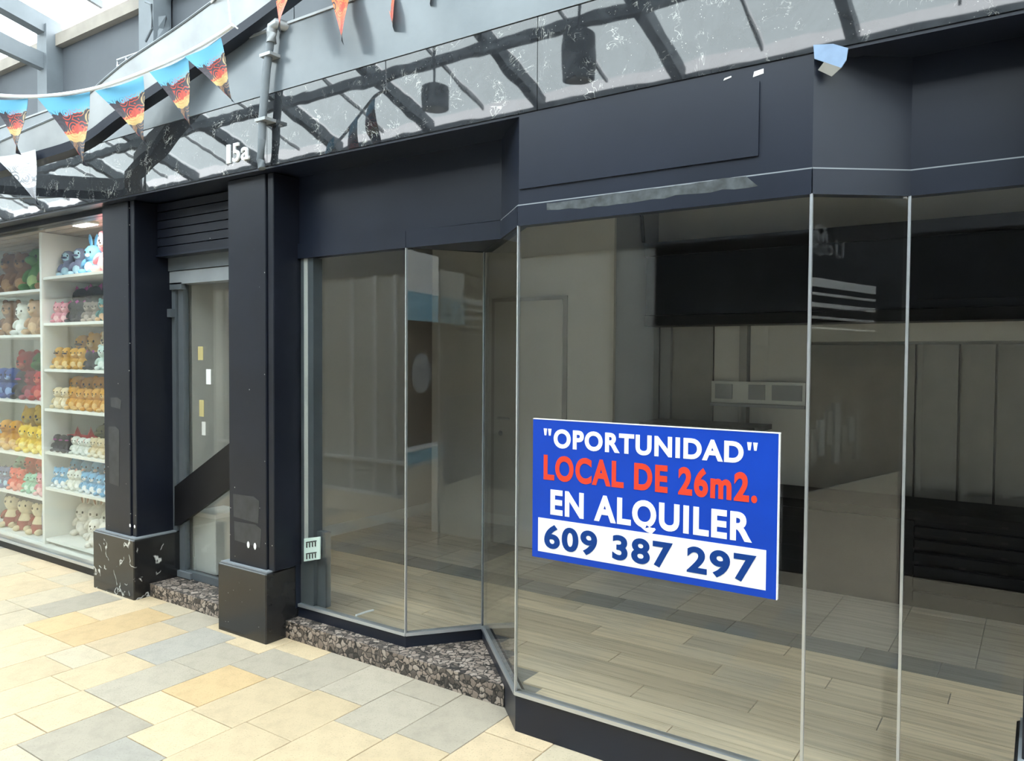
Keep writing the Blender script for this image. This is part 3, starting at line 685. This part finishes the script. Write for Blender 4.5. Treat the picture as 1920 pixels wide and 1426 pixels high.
tag(obj('tape_strip', MB().extrude([Vector((p.x, 2.6985, p.z)) for p in tp+bt], (0, .003, 0)), tape), 'torn grey adhesive strip left along the bay header', 'tape')
for u, v, w, h, lb in ((1421, 137, .036, .018, 'larger white sticker scrap on the dark bay header'), (1363, 147, .028, .007, 'thin white sticker scrap on the dark bay header')):
    c = on_y(u, v, 2.70); tag(obj('sticker_scrap', MB().extrude([(c.x-w/2, 2.7035, c.z-h/2), (c.x+w/2, 2.7035, c.z-h/2+.006), (c.x+w/2, 2.7035, c.z+h/2+.004), (c.x-w/2+.004, 2.7035, c.z+h/2)], (0, .002, 0)), signwhite), lb, 'sticker')
ns = thing('notice_plate', 'small mint notice plate with black symbols at the foot of the first pane', 'notice', (-3.385, 2.94, .43))
obj('plate', MB().extrude([(-3.452, 2.938, .428), (-3.322, 2.938, .462), (-3.320, 2.938, .588), (-3.450, 2.938, .560)], (0, .008, 0)), mint, ns)
for zz in (.525, .46):
    for k in range(4): obj('symbol', B(-3.43+k*.024, -3.422+k*.024, 2.936, 2.938, zz-.014+k*.006, zz+.012+k*.006), ink, ns)
    obj('symbol', MB().extrude([(-3.432, 2.936, zz+.012), (-3.345, 2.936, zz+.034), (-3.345, 2.936, zz+.040), (-3.432, 2.936, zz+.018)], (0, .002, 0)), ink, ns)
sc_ = [on_z(*q, ZB+.01) for q in ((660, 1156), (680, 1149), (693, 1146))]
tag(obj('paper_scrap', MB().tube([p+Vector((0, .03, .0)) for p in sc_], .006, 6), signwhite), 'white strip of scrap lying behind the first pane sill', 'scrap')

# ------------------------------------------------------------------ overhead: sheet metal arch, cable, bunting
def spline(pts, n):
    out = []
    P_ = [pts[0]]+list(pts)+[pts[-1]]
    for i in range(1, len(P_)-2):
        for k in range(n):
            t = k/n; a, b, c, d = P_[i-1], P_[i], P_[i+1], P_[i+2]
            out.append(tuple(.5*((2*b[j])+(-a[j]+c[j])*t+(2*a[j]-5*b[j]+4*c[j]-d[j])*t*t+(-a[j]+3*b[j]-3*c[j]+d[j])*t**3) for j in range(len(b))))
    out.append(tuple(pts[-1])); return out
bot = spline([(-165, 338, 6.85), (-40, 315, 5.1), (65, 284, 4.9), (127, 265, 4.8), (168, 243, 4.7), (215, 207, 4.6), (286, 159, 4.45), (353, 114, 4.35), (412, 71, 4.2), (509, 0, 4.0), (620, -90, 3.8), (760, -230, 3.6)], 4)
hgt = [30+min(1, max(0, (u+40)/290))*36 for u, v, d in bot]
ar = thing('sheet_metal_arch', 'light grey curved sheet metal channel sweeping up from the fascia', 'metal channel', at(*bot[8]))
def ribbon(lo, hi, th):
    mb = MB(); n = len(lo); tv = fw*th
    mb.add(lo+hi+[p+tv for p in lo]+[p+tv for p in hi], [(i, i+1, n+i+1, n+i) for i in range(n-1)]+[(2*n+i, 3*n+i, 3*n+i+1, 2*n+i+1) for i in range(n-1)]+[(i, 2*n+i, 2*n+i+1, i+1) for i in range(n-1)]+[(n+i, n+i+1, 3*n+i+1, 3*n+i) for i in range(n-1)]+[(0, n, 3*n, 2*n), (n-1, 3*n-1, 4*n-1, 2*n-1)])
    mb.smooth = True; return mb
lo = [at(*p) for p in bot]; hi = [at(p[0]-h*.25, p[1]-h, p[2]) for p, h in zip(bot, hgt)]
obj('web', ribbon(lo, hi, .04), lightsteel, ar)
lo2 = [at(p[0]+4, p[1]+16, p[2]) for p in bot]
obj('lower_flange', ribbon(lo2, [at(p[0], p[1]-2, p[2]) for p in bot], .10), header_black, ar)
obj('upper_edge', MB().tube(hi, .008, 6), steel, ar)
cpts = spline([(-60, 172, 3.95), (0, 179, 3.9), (60, 181, 3.85), (120, 176, 3.8), (180, 165, 3.75), (240, 146, 3.7), (300, 122, 3.65), (360, 94, 3.6), (410, 65, 3.55), (437, 47, 3.5)], 4)
st_ = thing('bunting_string', 'bright white cord sagging in front of the fascia with blue flags', 'cord', at(*cpts[0]))
ends = [Vector((-9.8, 2.71, 3.3)), Vector((-7.6, 2.22, 2.98)), Vector((-6.0, 2.02, 2.87))]
obj('cord', MB().tube(ends+[at(*p) for p in cpts[2:]], .009, 8), stringwhite, st_)
obj('hanger', MB().tube([Vector((-3.1, 2.15, 4.34)), at(426, -60, 3.5), at(428, 0, 3.5), at(432, 42, 3.5), at(446, 54, 3.5)], .004, 6), stringwhite, st_)
def flag(tl, tr, tip, d, m, label, group, name='pennant', bend=.02, dr=None):
    A, B_, C = at(*tl, d), at(*tr, dr or d), at(*tip, d)
    n = 9; mb = MB(); mb.uv = []
    nrm = (B_-A).cross(C-A).normalized()
    for i in range(n+1):
        v = i/n; l = A.lerp(C, v); r = B_.lerp(C, v)
        k = 6
        for j in range(k+1):
            u = j/k; p = l.lerp(r, u)+nrm*(bend*math.sin(u*3.1+v*2)+bend*.6*math.sin(v*5)); mb.v.append(tuple(p)); mb.uv.append((.5+(u-.5)*(1-v), v))
    for i in range(n):
        for j in range(6): a = i*7+j; mb.f.append((a, a+1, a+8, a+7))
    # back sheet gives the cloth a thickness
    base = len(mb.v); mb.v += [tuple(Vector(v)+nrm*.002) for v in mb.v]; mb.uv += mb.uv[:]
    mb.f += [tuple(base+i for i in reversed(f)) for f in mb.f[:]]
    mb.smooth = True
    o = obj(name, mb, m); return tag(o, label, 'flag', group)
G = 'printed pennants on the white cord'
ORDN = ['first', 'second', 'third', 'fourth', 'fifth']
for i, (tl, tr, tip, d) in enumerate((((-22, 186), (52, 184), (38, 290), 3.88), ((70, 184), (168, 172), (163, 312), 3.8), ((178, 170), (268, 142), (276, 272), 3.74), ((280, 135), (352, 104), (362, 243), 3.64), ((346, 106), (414, 70), (440, 193), 3.57))):
    flag(tl, tr, tip, d, flag_blue, 'blue topped printed pennant, %s from the hanger of the white cord' % ORDN[4-i], G, dr=d-.02)
flag((-10, 294), (66, 280), (74, 385), 4.86, flag_silver, 'crumpled silver pennant hanging below the blue flags', None)
for i, (tl, tr, tip, d) in enumerate((((502, -62), (560, -70), (526, 62), 3.80), ((606, -50), (662, -62), (644, 84), 3.70), ((704, -75), (745, -85), (739, 58), 3.6), ((790, -110), (835, -118), (808, 16), 3.5))):
    flag(tl, tr, tip, d, flag_orange, 'orange pennant dangling before the grey band, %s from the conduit pipe' % ORDN[i], 'orange pennants', bend=.03)
tag(obj('pennant_line', MB().tube([at(*p) for p in spline([(396, 5, 4.19), (440, -45, 3.98), (502, -64, 3.80), (606, -54, 3.70), (704, -80, 3.6), (835, -119, 3.5), (1000, -190, 3.3)], 4)]+[Vector((-1.2, 3.0, 3.85))], .005, 6), stringwhite), 'thin cord carrying the orange pennants', 'cord')
# square downpipe with torn plastic wrap and a small wire bracket on the upper wall
dp = thing('downpipe', 'square grey downpipe with torn plastic wrapping on the upper wall', 'downpipe', (-4.9, 2.9, 3.31))
c0, c1 = on_y(285, 108, 2.9), on_y(285, -60, 2.9)
obj('pipe', B(c0.x-.085, c0.x+.085, 2.86, 2.985, 3.31, 4.2), steel, dp)
wr = MB(); random.seed(11)
n = 10
for i in range(5):
    for j in range(n):
        a = 2*math.pi*j/n; r = .105+random.uniform(-.012, .02)+(.02 if i == 0 else 0)
        wr.v.append((c0.x+r*math.cos(a), 2.925+r*math.sin(a)*.55, c0.z+.0+i*.06+random.uniform(-.02, .02)))
for i in range(4): wr.f += [(i*n+j, i*n+(j+1) % n, (i+1)*n+(j+1) % n, (i+1)*n+j) for j in range(n)]
obj('plastic_wrap', wr, steel, dp)
obj('loose_wire', MB().tube([c0+Vector((.1, -.1, .3)), c0+Vector((.2, -.12, .25)), c0+Vector((.21, -.12, .1)), c0+Vector((.1, -.1, .05))], .008, 6), steel, dp)
wbk = thing('wire_bracket', 'small wire cage bracket beside the square downpipe', 'bracket', on_y(222, 138, 2.9))
q = [on_y(*p, 2.9) for p in ((220, 140), (220, 113), (268, 96), (268, 118), (220, 124))]
obj('wire', MB().tube([q[0], q[1], q[2], q[3], q[4]], .008, 6), alu, wbk)
for u, v in ((237, 108), (258, 101)): obj('wire', MB().tube([on_y(u, v, 2.9), on_y(u, v+14, 2.9)], .007, 6), alu, wbk)
# cylinder lamps under the roof (mirrored in the granite)
for (x, z0, z1, r, lb) in ((-2.75, 3.55, 3.87, .115, 'grey cylinder lamp hanging under the glass roof before the bay'), (-4.07, 3.58, 3.75, .115, 'short grey cylinder lamp hanging under the glass roof')):
    lp = thing('cylinder_lamp', lb, 'lamp', (x, .6, z0))
    obj('housing', MB().lathe([(r*.85, 0), (r, .0), (r, z1-z0), (r*.6, z1-z0+.02)], 20, (x, .6, z0)), cyl_grey, lp)
    obj('stem', MB().tube([(x, .6, z1), (x, .6, 4.25)], .012, 8), cyl_grey, lp)
    obj('lens', MB().lathe([(.01, -.004), (r*.8, -.004), (r*.8, .002)], 20, (x, .6, z0)), offwhite, lp)

# opposite signs and display, mirrored in the angled panes
gs = thing('gear_sign', 'grey cog emblem and lettering on the dark opposite shop fascia', 'sign', (5.9, YO, 2.9))
gx, gz, R0 = 5.80, 3.02, .17; gp = []
for i in range(28):
    for k, rr in ((-.35, 1), (-.15, 1.12), (.15, 1.12), (.35, 1)):
        a = 2*math.pi*(i+k)/28; gp.append((gx+R0*rr*math.cos(a), gz+R0*rr*math.sin(a)))
mbg = MB(); N_ = len(gp); ri = [(gx+R0*.78*math.cos(2*math.pi*i/N_), gz+R0*.78*math.sin(2*math.pi*i/N_)) for i in range(N_)]
sh_ = int(N_*.35/28)
for yy in (YO, YO+.02): mbg.v += [(p[0], yy, p[1]) for p in gp]+[(p[0], yy, p[1]) for p in ri]
for i in range(N_):
    j = (i+1) % N_
    mbg.f += [(2*N_+i, 2*N_+j, 3*N_+j, 3*N_+i), (i, 2*N_+i, 2*N_+j, j)]
obj('cog_ring', mbg, lightsteel, gs)
for a in (.5, 2.6, 4.7): obj('cog_spoke', MB().extrude([(gx+.03*math.sin(a), YO, gz-.05*math.cos(a)), (gx+.14*math.cos(a)+.03*math.sin(a), YO, gz+.14*math.sin(a)-.05*math.cos(a)), (gx+.14*math.cos(a)-.05*math.sin(a), YO, gz+.14*math.sin(a)+.05*math.cos(a)), (gx-.03*math.sin(a), YO, gz+.05*math.cos(a))], (0, .02, 0)), lightsteel, gs)
letters('lettering', 'CHRU', 5.60, 6.12, 2.86, 2.98, YO, lightsteel, gs, .03, th=.02, facing=1)
letters('lettering', 'U', 6.20, 6.42, 2.84, 3.06, YO, lightsteel, gs, .0, th=.02, facing=1, caps='U')
# ================================================================== TOY SHOP
TB = sthing('window_7', 'lit toy shop window with rows of plush toys behind it', 'window', (-7, 2.86, .05))
obj('pane', B(-7.62, -5.25, 2.862, 2.872, .075, 2.57), shop_glass, TB)
obj('pane', B(-9.6, -7.625, 2.862, 2.872, .075, 2.57), shop_glass, TB)
obj('sill', B(-9.6, -5.25, 2.85, 2.92, .055, .075), alu, TB)
obj('base_panel', B(-9.6, -5.25, 2.86, 2.92, 0, .055), blackmatt, TB)
obj('head_beam', B(-9.6, -5.2, 2.82, 2.93, 2.57, 2.61), header_black, TB)
obj('joint', B(-7.626, -7.619, 2.86, 2.874, .075, 2.57), steel, TB)
shopwood = mat('toyshop_ceiling', (.42, .34, .27), .6, var=.1)
shopwhite = mat('toyshop_white', (.80, .82, .78), .5, var=.03)
struct(obj('floor_toyshop', B(-9.6, -5.12, 2.92, 4.6, -.05, .05), shopwhite), 'pale floor of the toy shop window', 'floor')
tw = sthing('wall_toyshop', 'pale rear wall of the toy shop display', 'wall', (-7, 3.6, 0))
obj('rear', B(-9.6, -5.12, 3.62, 3.7, .05, 2.61), shopwhite, tw)
for k in range(5): obj('wall_slat', B(-9.6, -5.14, 3.60, 3.62, 2.12+k*.097, 2.21+k*.097), shopwood, tw)
obj('partition', B(-5.14, -5.09, 2.92, 4.6, 0, 2.61), shopwhite, tw)
obj('far_partition', B(-9.65, -9.6, 2.86, 4.6, 0, 2.61), shopwhite, tw)
cl = sthing('ceiling_toyshop', 'slatted beige ceiling of the toy shop window', 'ceiling', (-7, 3.2, 2.55))
for k in range(6): obj('ceiling_slat', B(-9.6, -5.14, 2.955+k*.112, 3.055+k*.112, 2.585, 2.605), shopwood, cl)
su = thing('display_shelving', 'white display shelving filled with plush toys behind the toy window', 'shelving', (-6.7, 3.2, .05))
RZ = [.10, .52, .81, 1.16, 1.48, 1.85, 2.22]; LZ = [.06, .42, .76, 1.21, 1.76, 2.13]
for z in RZ: obj('shelf', B(-6.68, -5.16, 3.02, 3.60, z-.022, z), shopwhite, su)
for z in LZ: obj('shelf', B(-8.2, -6.72, 3.02, 3.60, z-.022, z), shopwhite, su)
for x in (-6.70, -5.15, -8.22): obj('upright', B(x-.018, x+.018, 3.01, 3.62, .05, 2.58), shopwhite, su)
lc = on_z(160, 419, 2.578)
lampx, lampy = lc.x, min(lc.y, 3.0)
ceil_lamp = thing('ceiling_lamp', 'small bright ceiling lamp in the toy shop window', 'lamp', (lampx, lampy, 2.56))
obj('frame', MB().bbox(lampx-.12, lampx+.12, lampy-.045, lampy+.045, 2.568, 2.587, .004), white, ceil_lamp)
obj('diffuser', B(lampx-.11, lampx+.11, lampy-.038, lampy+.038, 2.562, 2.568), emit('lamp_glow', (1, .93, .82), 6), ceil_lamp)
ld = bpy.data.lights.new('toyshop_lamp', 'AREA'); ld.shape = 'RECTANGLE'; ld.size = .22; ld.size_y = .076; ld.energy = 6; ld.color = (1, .93, .8)
lo_ = bpy.data.objects.new('toyshop_lamp', ld); COL.objects.link(lo_); lo_.parent = ceil_lamp; lo_.location = (0, 0, -.004)

FUZZ = {}
def fuzz(hexc):
    if hexc not in FUZZ: FUZZ[hexc] = mat('plush_'+hexc, hexc, .9, var=.12, vscale=9, bump=.35, bscale=55)
    return FUZZ[hexc]
def ballr(c, r, ang=0., axis='Y', n=9, m=6): return MB().ball(c, r, n, m, Matrix.Rotation(ang, 3, axis))
PROTO = {}
def proto(kind, c1, c2, c3):
    """a plush animal of unit height facing -y"""
    key = (kind, c1, c2, c3)
    if key in PROTO: return PROTO[key], False
    r = bpy.data.objects.new('plush_'+kind, None); COL.objects.link(r); r.empty_display_size = .05
    def part(n, mb, c): return obj(n, mb, fuzz(c), r, world=False)
    if kind == 'cushion':
        part('body', MB().lathe([(.02, 0), (.24, .03), (.33, .2), (.34, .5), (.31, .8), (.2, .96), (.02, 1)], 14, sy=.6), c1)
        part('panel', MB().ball((0, -.19, .62), (.2, .05, .13)), c2)
    elif kind == 'star':
        pts = []
        for i in range(10):
            a = math.pi/2+i*math.pi/5; rr = .5 if i % 2 == 0 else .24; pts.append((rr*math.cos(a), 0, .40+rr*math.sin(a)))
        mb = MB(); mb.v = pts+[(0, -.16, .40), (0, .16, .40)]; mb.f = [(i, (i+1) % 10, 10) for i in range(10)]+[((i+1) % 10, i, 11) for i in range(10)]
        part('body', mb, c1)
        for s in (-1, 1): part('eye', MB().ball((.09*s, -.13, .46), .03, 6, 5), '161616')
    else:
        hz = .70 if kind != 'bunny' else .60
        hr = .25 if kind in ('bear', 'cat', 'bunny', 'dog', 'doll') else .22
        part('body', MB().lathe([(.02, 0), (.17, .01), (.26, .10), (.27, .22), (.23, .36), (.16, hz-hr+.04), (hr*.86, hz-hr*.62), (hr*1.06, hz-.02), (hr*.98, hz+hr*.45), (hr*.6, hz+hr*.88), (.02, hz+hr)], 14, sy=.85), c1)
        if kind != 'doll': part('belly', MB().ball((0, -.16, .21), (.15, .09, .15)), c2)
        for s in (-1, 1):
            part('arm', ballr((.25*s, -.08, .34), (.075, .085, .16), -.6*s), c1 if kind != 'doll' else c3)
            part('foot', ballr((.16*s, -.23, .08), (.095, .14, .085)), c2 if kind in ('bear', 'duck', 'penguin') else c1)
            part('eye', MB().ball((.09*s, -hr*.84, hz+.03), (.028, .02, .034), 6, 5), '141414')
        if kind in ('bear', 'dog'):
            for s in (-1, 1):
                e = part('ear', ballr((.19*s, 0, hz+hr*.8), (.085, .045, .085)) if kind == 'bear' else ballr((.25*s, -.02, hz+.02), (.05, .08, .16), .25*s), c1 if kind == 'bear' else c3)
            sn = part('snout', MB().ball((0, -hr*.9, hz-.06), (.09, .07, .065)), c2); obj('nose', MB().ball((0, -hr*.9-.06, hz-.035), (.03, .02, .022), 6, 5), fuzz('1a1412'), sn, world=False)
        if kind in ('cat',):
            for s in (-1, 1):
                mb = MB(); mb.add([(.05*s, -.05, hz+hr*.80), (.23*s, -.05, hz+hr*.52), (.19*s, 0, hz+hr*1.32), (.12*s, .07, hz+hr*.7)], [(0, 1, 2), (1, 3, 2), (3, 0, 2), (0, 3, 1)]); part('ear', mb, c3)
            part('snout', MB().ball((0, -hr*.88, hz-.06), (.075, .05, .05)), c2)
        if kind == 'bunny':
            for s in (-1, 1):
                e = part('ear', ballr((.10*s, 0, hz+hr+.13), (.06, .035, .19), .2*s), c1); obj('ear_lining', ballr((.10*s, -.025, hz+hr+.13), (.035, .02, .14), .2*s), fuzz(c3), e, world=False)
            part('snout', MB().ball((0, -hr*.88, hz-.06), (.07, .05, .05)), c2)
        if kind in ('duck', 'penguin'): part('beak', MB().ball((0, -hr*1.0, hz-.04), (.10, .10, .035)), c3)
        if kind == 'penguin': part('face', MB().ball((0, -hr*.52, hz), (hr*.7, hr*.45, hr*.7)), c2)
        if kind == 'dino':
            for k in range(4):
                a = .3+k*.5; p = Vector((0, hr*.9*math.sin(a)*.8, hz+hr*.9*math.cos(a)))
                part('spike', ballr(p, (.03, .06, .08)), c3)
            part('snout', MB().ball((0, -hr*.95, hz-.05), (.13, .11, .09)), c1)
        if kind == 'doll':
            part('hair', MB().ball((0, .05, hz+.07), (hr*1.12, hr*.98, hr*1.0)), c2)
            part('dress', MB().lathe([(.30, .03), (.29, .2), (.19, .42)], 14, sy=.85), c3)
    PROTO[key] = r; return r, True
ORD = {'R': ['lowest', 'second', 'third', 'fourth', 'fifth', 'sixth', 'top'], 'L': ['lowest', 'second', 'third', 'fourth', 'fifth', 'top']}
NAMES = {'bear': 'bear', 'cat': 'cat', 'bunny': 'rabbit', 'dog': 'dog', 'duck': 'duck', 'penguin': 'penguin', 'dino': 'dinosaur', 'doll': 'doll', 'star': 'star', 'cushion': 'cushion'}
def toy(kind, c, x, z, y, h, rz=0., bay='R', lv=0, cname='', tilt=0., row=''):
    r, first = proto(kind, *c)
    o = r if first else copy_tree(r)
    o.location = (x, y, z); o.scale = (h, h, h); o.rotation_euler = (tilt, 0, rz)
    b = 'beside the pillar' if bay == 'R' else 'away from the pillar'
    tag(o, '%s plush %s%s, %s shelf %s' % (cname, NAMES[kind], row, ORD[bay][lv], b), 'plush toy', 'plush toys on the %s shelf %s' % (ORD[bay][lv], b))
    TOYS.append(o)
TOYS = []
C = dict(gold=('d39a35', 'e8c078', 'b87a22'), mustard=('c9962c', 'e6c887', '3a2a18'), white_=('dfe3da', 'f0f0ea', 'c9a094'), mintw=('c3d8d0', 'e4ece6', 'a8c4bc'), black_=('1c1a22', '2a2430', 'a83c8c'), pink=('d98f9c', 'f0c4c4', 'b24a68'),
         teal=('3f7f80', 'd8b48c', 'c07a4a'), tan=('b08a62', 'd8b890', '8a6642'), brown_=('7a5436', 'a88058', '5c3a22'), red=('b0282c', 'd86a5c', '7a1820'), maroon=('742030', 'a85060', '4c1420'), green=('4c7a3c', 'a8c07c', '2f5a28'),
         blue=('6fb0d8', 'eef2f2', '3f86b8'), yellow=('ecc832', 'f6e27a', 'd8a81e'), coral=('e0604c', 'f0a08c', 'c03c30'), mint_=('9ccfb4', 'd8eee0', '6fae92'), grey_=('8a8078', 'b8aca0', '5c544c'), slate=('6f7896', 'a8d0e4', '505878'),
         orange_=('d8823c', 'f0c090', 'a85a20'), cream_=('e0cfa8', 'f0e6cc', 'c0a070'), navy=('2c4a8c', '88a8d8', '1c2c58'), olive=('5c5c38', '94905c', '3c3c24'), dollred=('e2d2ac', '2a2220', '8c2428'), whitebrown=('e6e2d8', 'f2efe8', '8c5a3c'))
CN = dict(white_='white', mintw='pale mint', black_='black', brown_='brown', blue='light blue', mint_='mint green', grey_='taupe', orange_='orange', cream_='cream', dollred='dark haired red', whitebrown='white and brown', gold='golden', slate='slate blue')
CELLS = {}
def fill(bay, lv, items, y=None, x0=None, x1=None, dz=0., row='', jit=.25):
    zs = (RZ if bay == 'R' else LZ); z = zs[lv]+dz
    a, b = (-6.67, -5.58) if bay == 'R' else (-7.72, -6.73)
    a = x0 if x0 is not None else a; b = x1 if x1 is not None else b
    hav = sum(q[2] for q in items)/len(items)
    wn = (b if x1 is not None else (-5.62 if bay == 'R' else -6.74))-(a if x0 is not None else (-6.66 if bay == 'R' else -7.70))
    n = max(len(items), int(wn/(hav*.60)))
    tops = {'bunny': 1.18, 'cat': 1.05, 'doll': 1.04, 'star': 1.0}
    L = []
    for i in range(n):
        k, c, h = items[int(i*len(items)/n)]
        h = min(h, (next((q for q in zs+[2.60] if q > zs[lv]+.01))-.034-z)/1.06/tops.get(k, 1.01))
        L.append([k, c, h*random.uniform(1.0, 1.06)])
    WD = {'star': .95, 'cushion': .68}
    need = sum(q[2]*WD.get(q[0], .66) for q in L)
    if need > b-a:
        if bay == 'L' and x0 is None: a = max(-8.18, b-math.sqrt(need*(b-a)))      # the shelf runs on away from the pillar
        f = min(1, (b-a)/need)
        for q in L: q[2] *= f
        need = min(need, b-a)
    x = a; sp = (b-a-need)/n
    for k, c, h in L:
        w = h*WD.get(k, .66); CELLS.setdefault((bay, lv), []).append((row != '', k, c, x+sp/2+w/2, z, h, math.radians(24)+random.uniform(-jit, jit)*.5, row)); x += w+sp
def place_toys():
    for (bay, lv), L in CELLS.items():
        hf = max([q[5] for q in L if q[0]], default=0); hb = max([q[5] for q in L if not q[0]], default=0)
        yf = 3.035+.36*hf; yb = yf+.23*hf+.36*hb if hf else 3.05+.36*hb
        for front, k, c, x, z, h, rz, row in L:
            toy(k, C[c], x, z, yf if front else yb, h, rz, bay, lv, CN.get(c, c), row=row)
random.seed(21)
# bay beside the pillar, from the lowest shelf up
fill('R', 0, [('bunny', 'whitebrown', .36), ('bunny', 'whitebrown', .36), ('bunny', 'white_', .37), ('bunny', 'whitebrown', .36)], y=3.2, x1=-5.84)
fill('R', 0, [('bear', 'whitebrown', .22), ('cat', 'orange_', .18)], y=3.09, x0=-6.15, x1=-5.6, row=' in the front row')
fill('R', 1, [('cat', 'blue', .25), ('cat', 'blue', .26), ('bear', 'blue', .25), ('cat', 'blue', .26), ('bear', 'blue', .25)], y=3.22)
fill('R', 1, [('bear', 'blue', .17), ('cat', 'white_', .17), ('bear', 'blue', .17), ('cat', 'blue', .17), ('bear', 'white_', .16)], y=3.07, row=' in the front row')
fill('R', 2, [('star', 'red', .25), ('dino', 'olive', .27), ('bear', 'grey_', .29), ('dog', 'coral', .27), ('duck', 'orange_', .26)], y=3.2)
fill('R', 2, [('penguin', 'black_', .15), ('dog', 'white_', .14), ('bear', 'cream_', .15), ('cat', 'slate', .14)], y=3.07, row=' in the front row')
fill('R', 3, [('dog', 'gold', .28), ('bear', 'gold', .29), ('bear', 'gold', .30), ('dog', 'gold', .28), ('bear', 'gold', .29)], y=3.22)
fill('R', 3, [('dog', 'cream_', .19), ('bear', 'gold', .19), ('dog', 'gold', .19), ('bear', 'gold', .19), ('bear', 'cream_', .18)], y=3.07, row=' in the front row')
fill('R', 4, [('duck', 'mustard', .29), ('bear', 'mustard', .30), ('bear', 'cream_', .31), ('penguin', 'black_', .32), ('bear', 'mintw', .34)], y=3.22)
fill('R', 4, [('duck', 'mustard', .19), ('cat', 'mustard', .18), ('cat', 'black_', .15), ('bear', 'mintw', .20), ('bear', 'mintw', .21)], y=3.07, row=' in the front row')
fill('R', 5, [('cat', 'black_', .33), ('cat', 'black_', .34), ('bunny', 'black_', .34), ('dog', 'teal', .33), ('bear', 'tan', .32)], y=3.2)
fill('R', 5, [('cat', 'pink', .17), ('cat', 'black_', .17), ('bear', 'grey_', .16), ('bear', 'teal', .18), ('dog', 'orange_', .2)], y=3.07, row=' in the front row')
fill('R', 6, [('penguin', 'slate', .24), ('bunny', 'blue', .35), ('bear', 'pink', .33), ('bear', 'cream_', .33)], y=3.2)
# bay away from the pillar
fill('L', 0, [('doll', 'dollred', .33), ('doll', 'dollred', .34), ('doll', 'dollred', .33)], y=3.18, x1=-6.95)
fill('L', 0, [('cushion', 'slate', .36)], y=3.13, x0=-6.97, x1=-6.74, jit=.05)
fill('L', 1, [('dino', 'mint_', .27), ('bear', 'coral', .30), ('bear', 'coral', .29), ('cat', 'pink', .30), ('dino', 'mint_', .26)], y=3.2)
fill('L', 1, [('cat', 'slate', .18), ('bear', 'coral', .19), ('dino', 'mint_', .17), ('bear', 'pink', .18)], y=3.07, row=' in the front row')
fill('L', 2, [('cat', 'yellow', .42), ('bear', 'yellow', .42), ('cat', 'yellow', .43), ('bear', 'yellow', .42)], y=3.2)
fill('L', 2, [('duck', 'gold', .27), ('cat', 'yellow', .23), ('bear', 'yellow', .22), ('duck', 'yellow', .23)], y=3.07, row=' in the front row')
fill('L', 3, [('bear', 'red', .48), ('dino', 'green', .50), ('bear', 'white_', .44), ('bear', 'maroon', .46)], y=3.24)
fill('L', 3, [('dog', 'navy', .28), ('penguin', 'black_', .26), ('bear', 'maroon', .27), ('dog', 'red', .27), ('bear', 'pink', .25)], y=3.07, row=' in the front row')
fill('L', 4, [('bear', 'brown_', .34), ('bear', 'white_', .28), ('bear', 'tan', .33), ('dog', 'tan', .34)], y=3.18)
fill('L', 5, [('bear', 'brown_', .38), ('dino', 'green', .40), ('bear', 'brown_', .40)], y=3.2)

place_toys()
bylab = {}
for o in TOYS: bylab.setdefault(o['label'], []).append(o)
for lb, os_ in bylab.items():
    if len(os_) > 1:
        for i, o in enumerate(sorted(os_, key=lambda q: -q.location.x)): o['label'] = lb+', '+['nearest one', 'second one', 'third one', 'fourth one', 'fifth one', 'sixth one', 'seventh one', 'eighth one'][i]
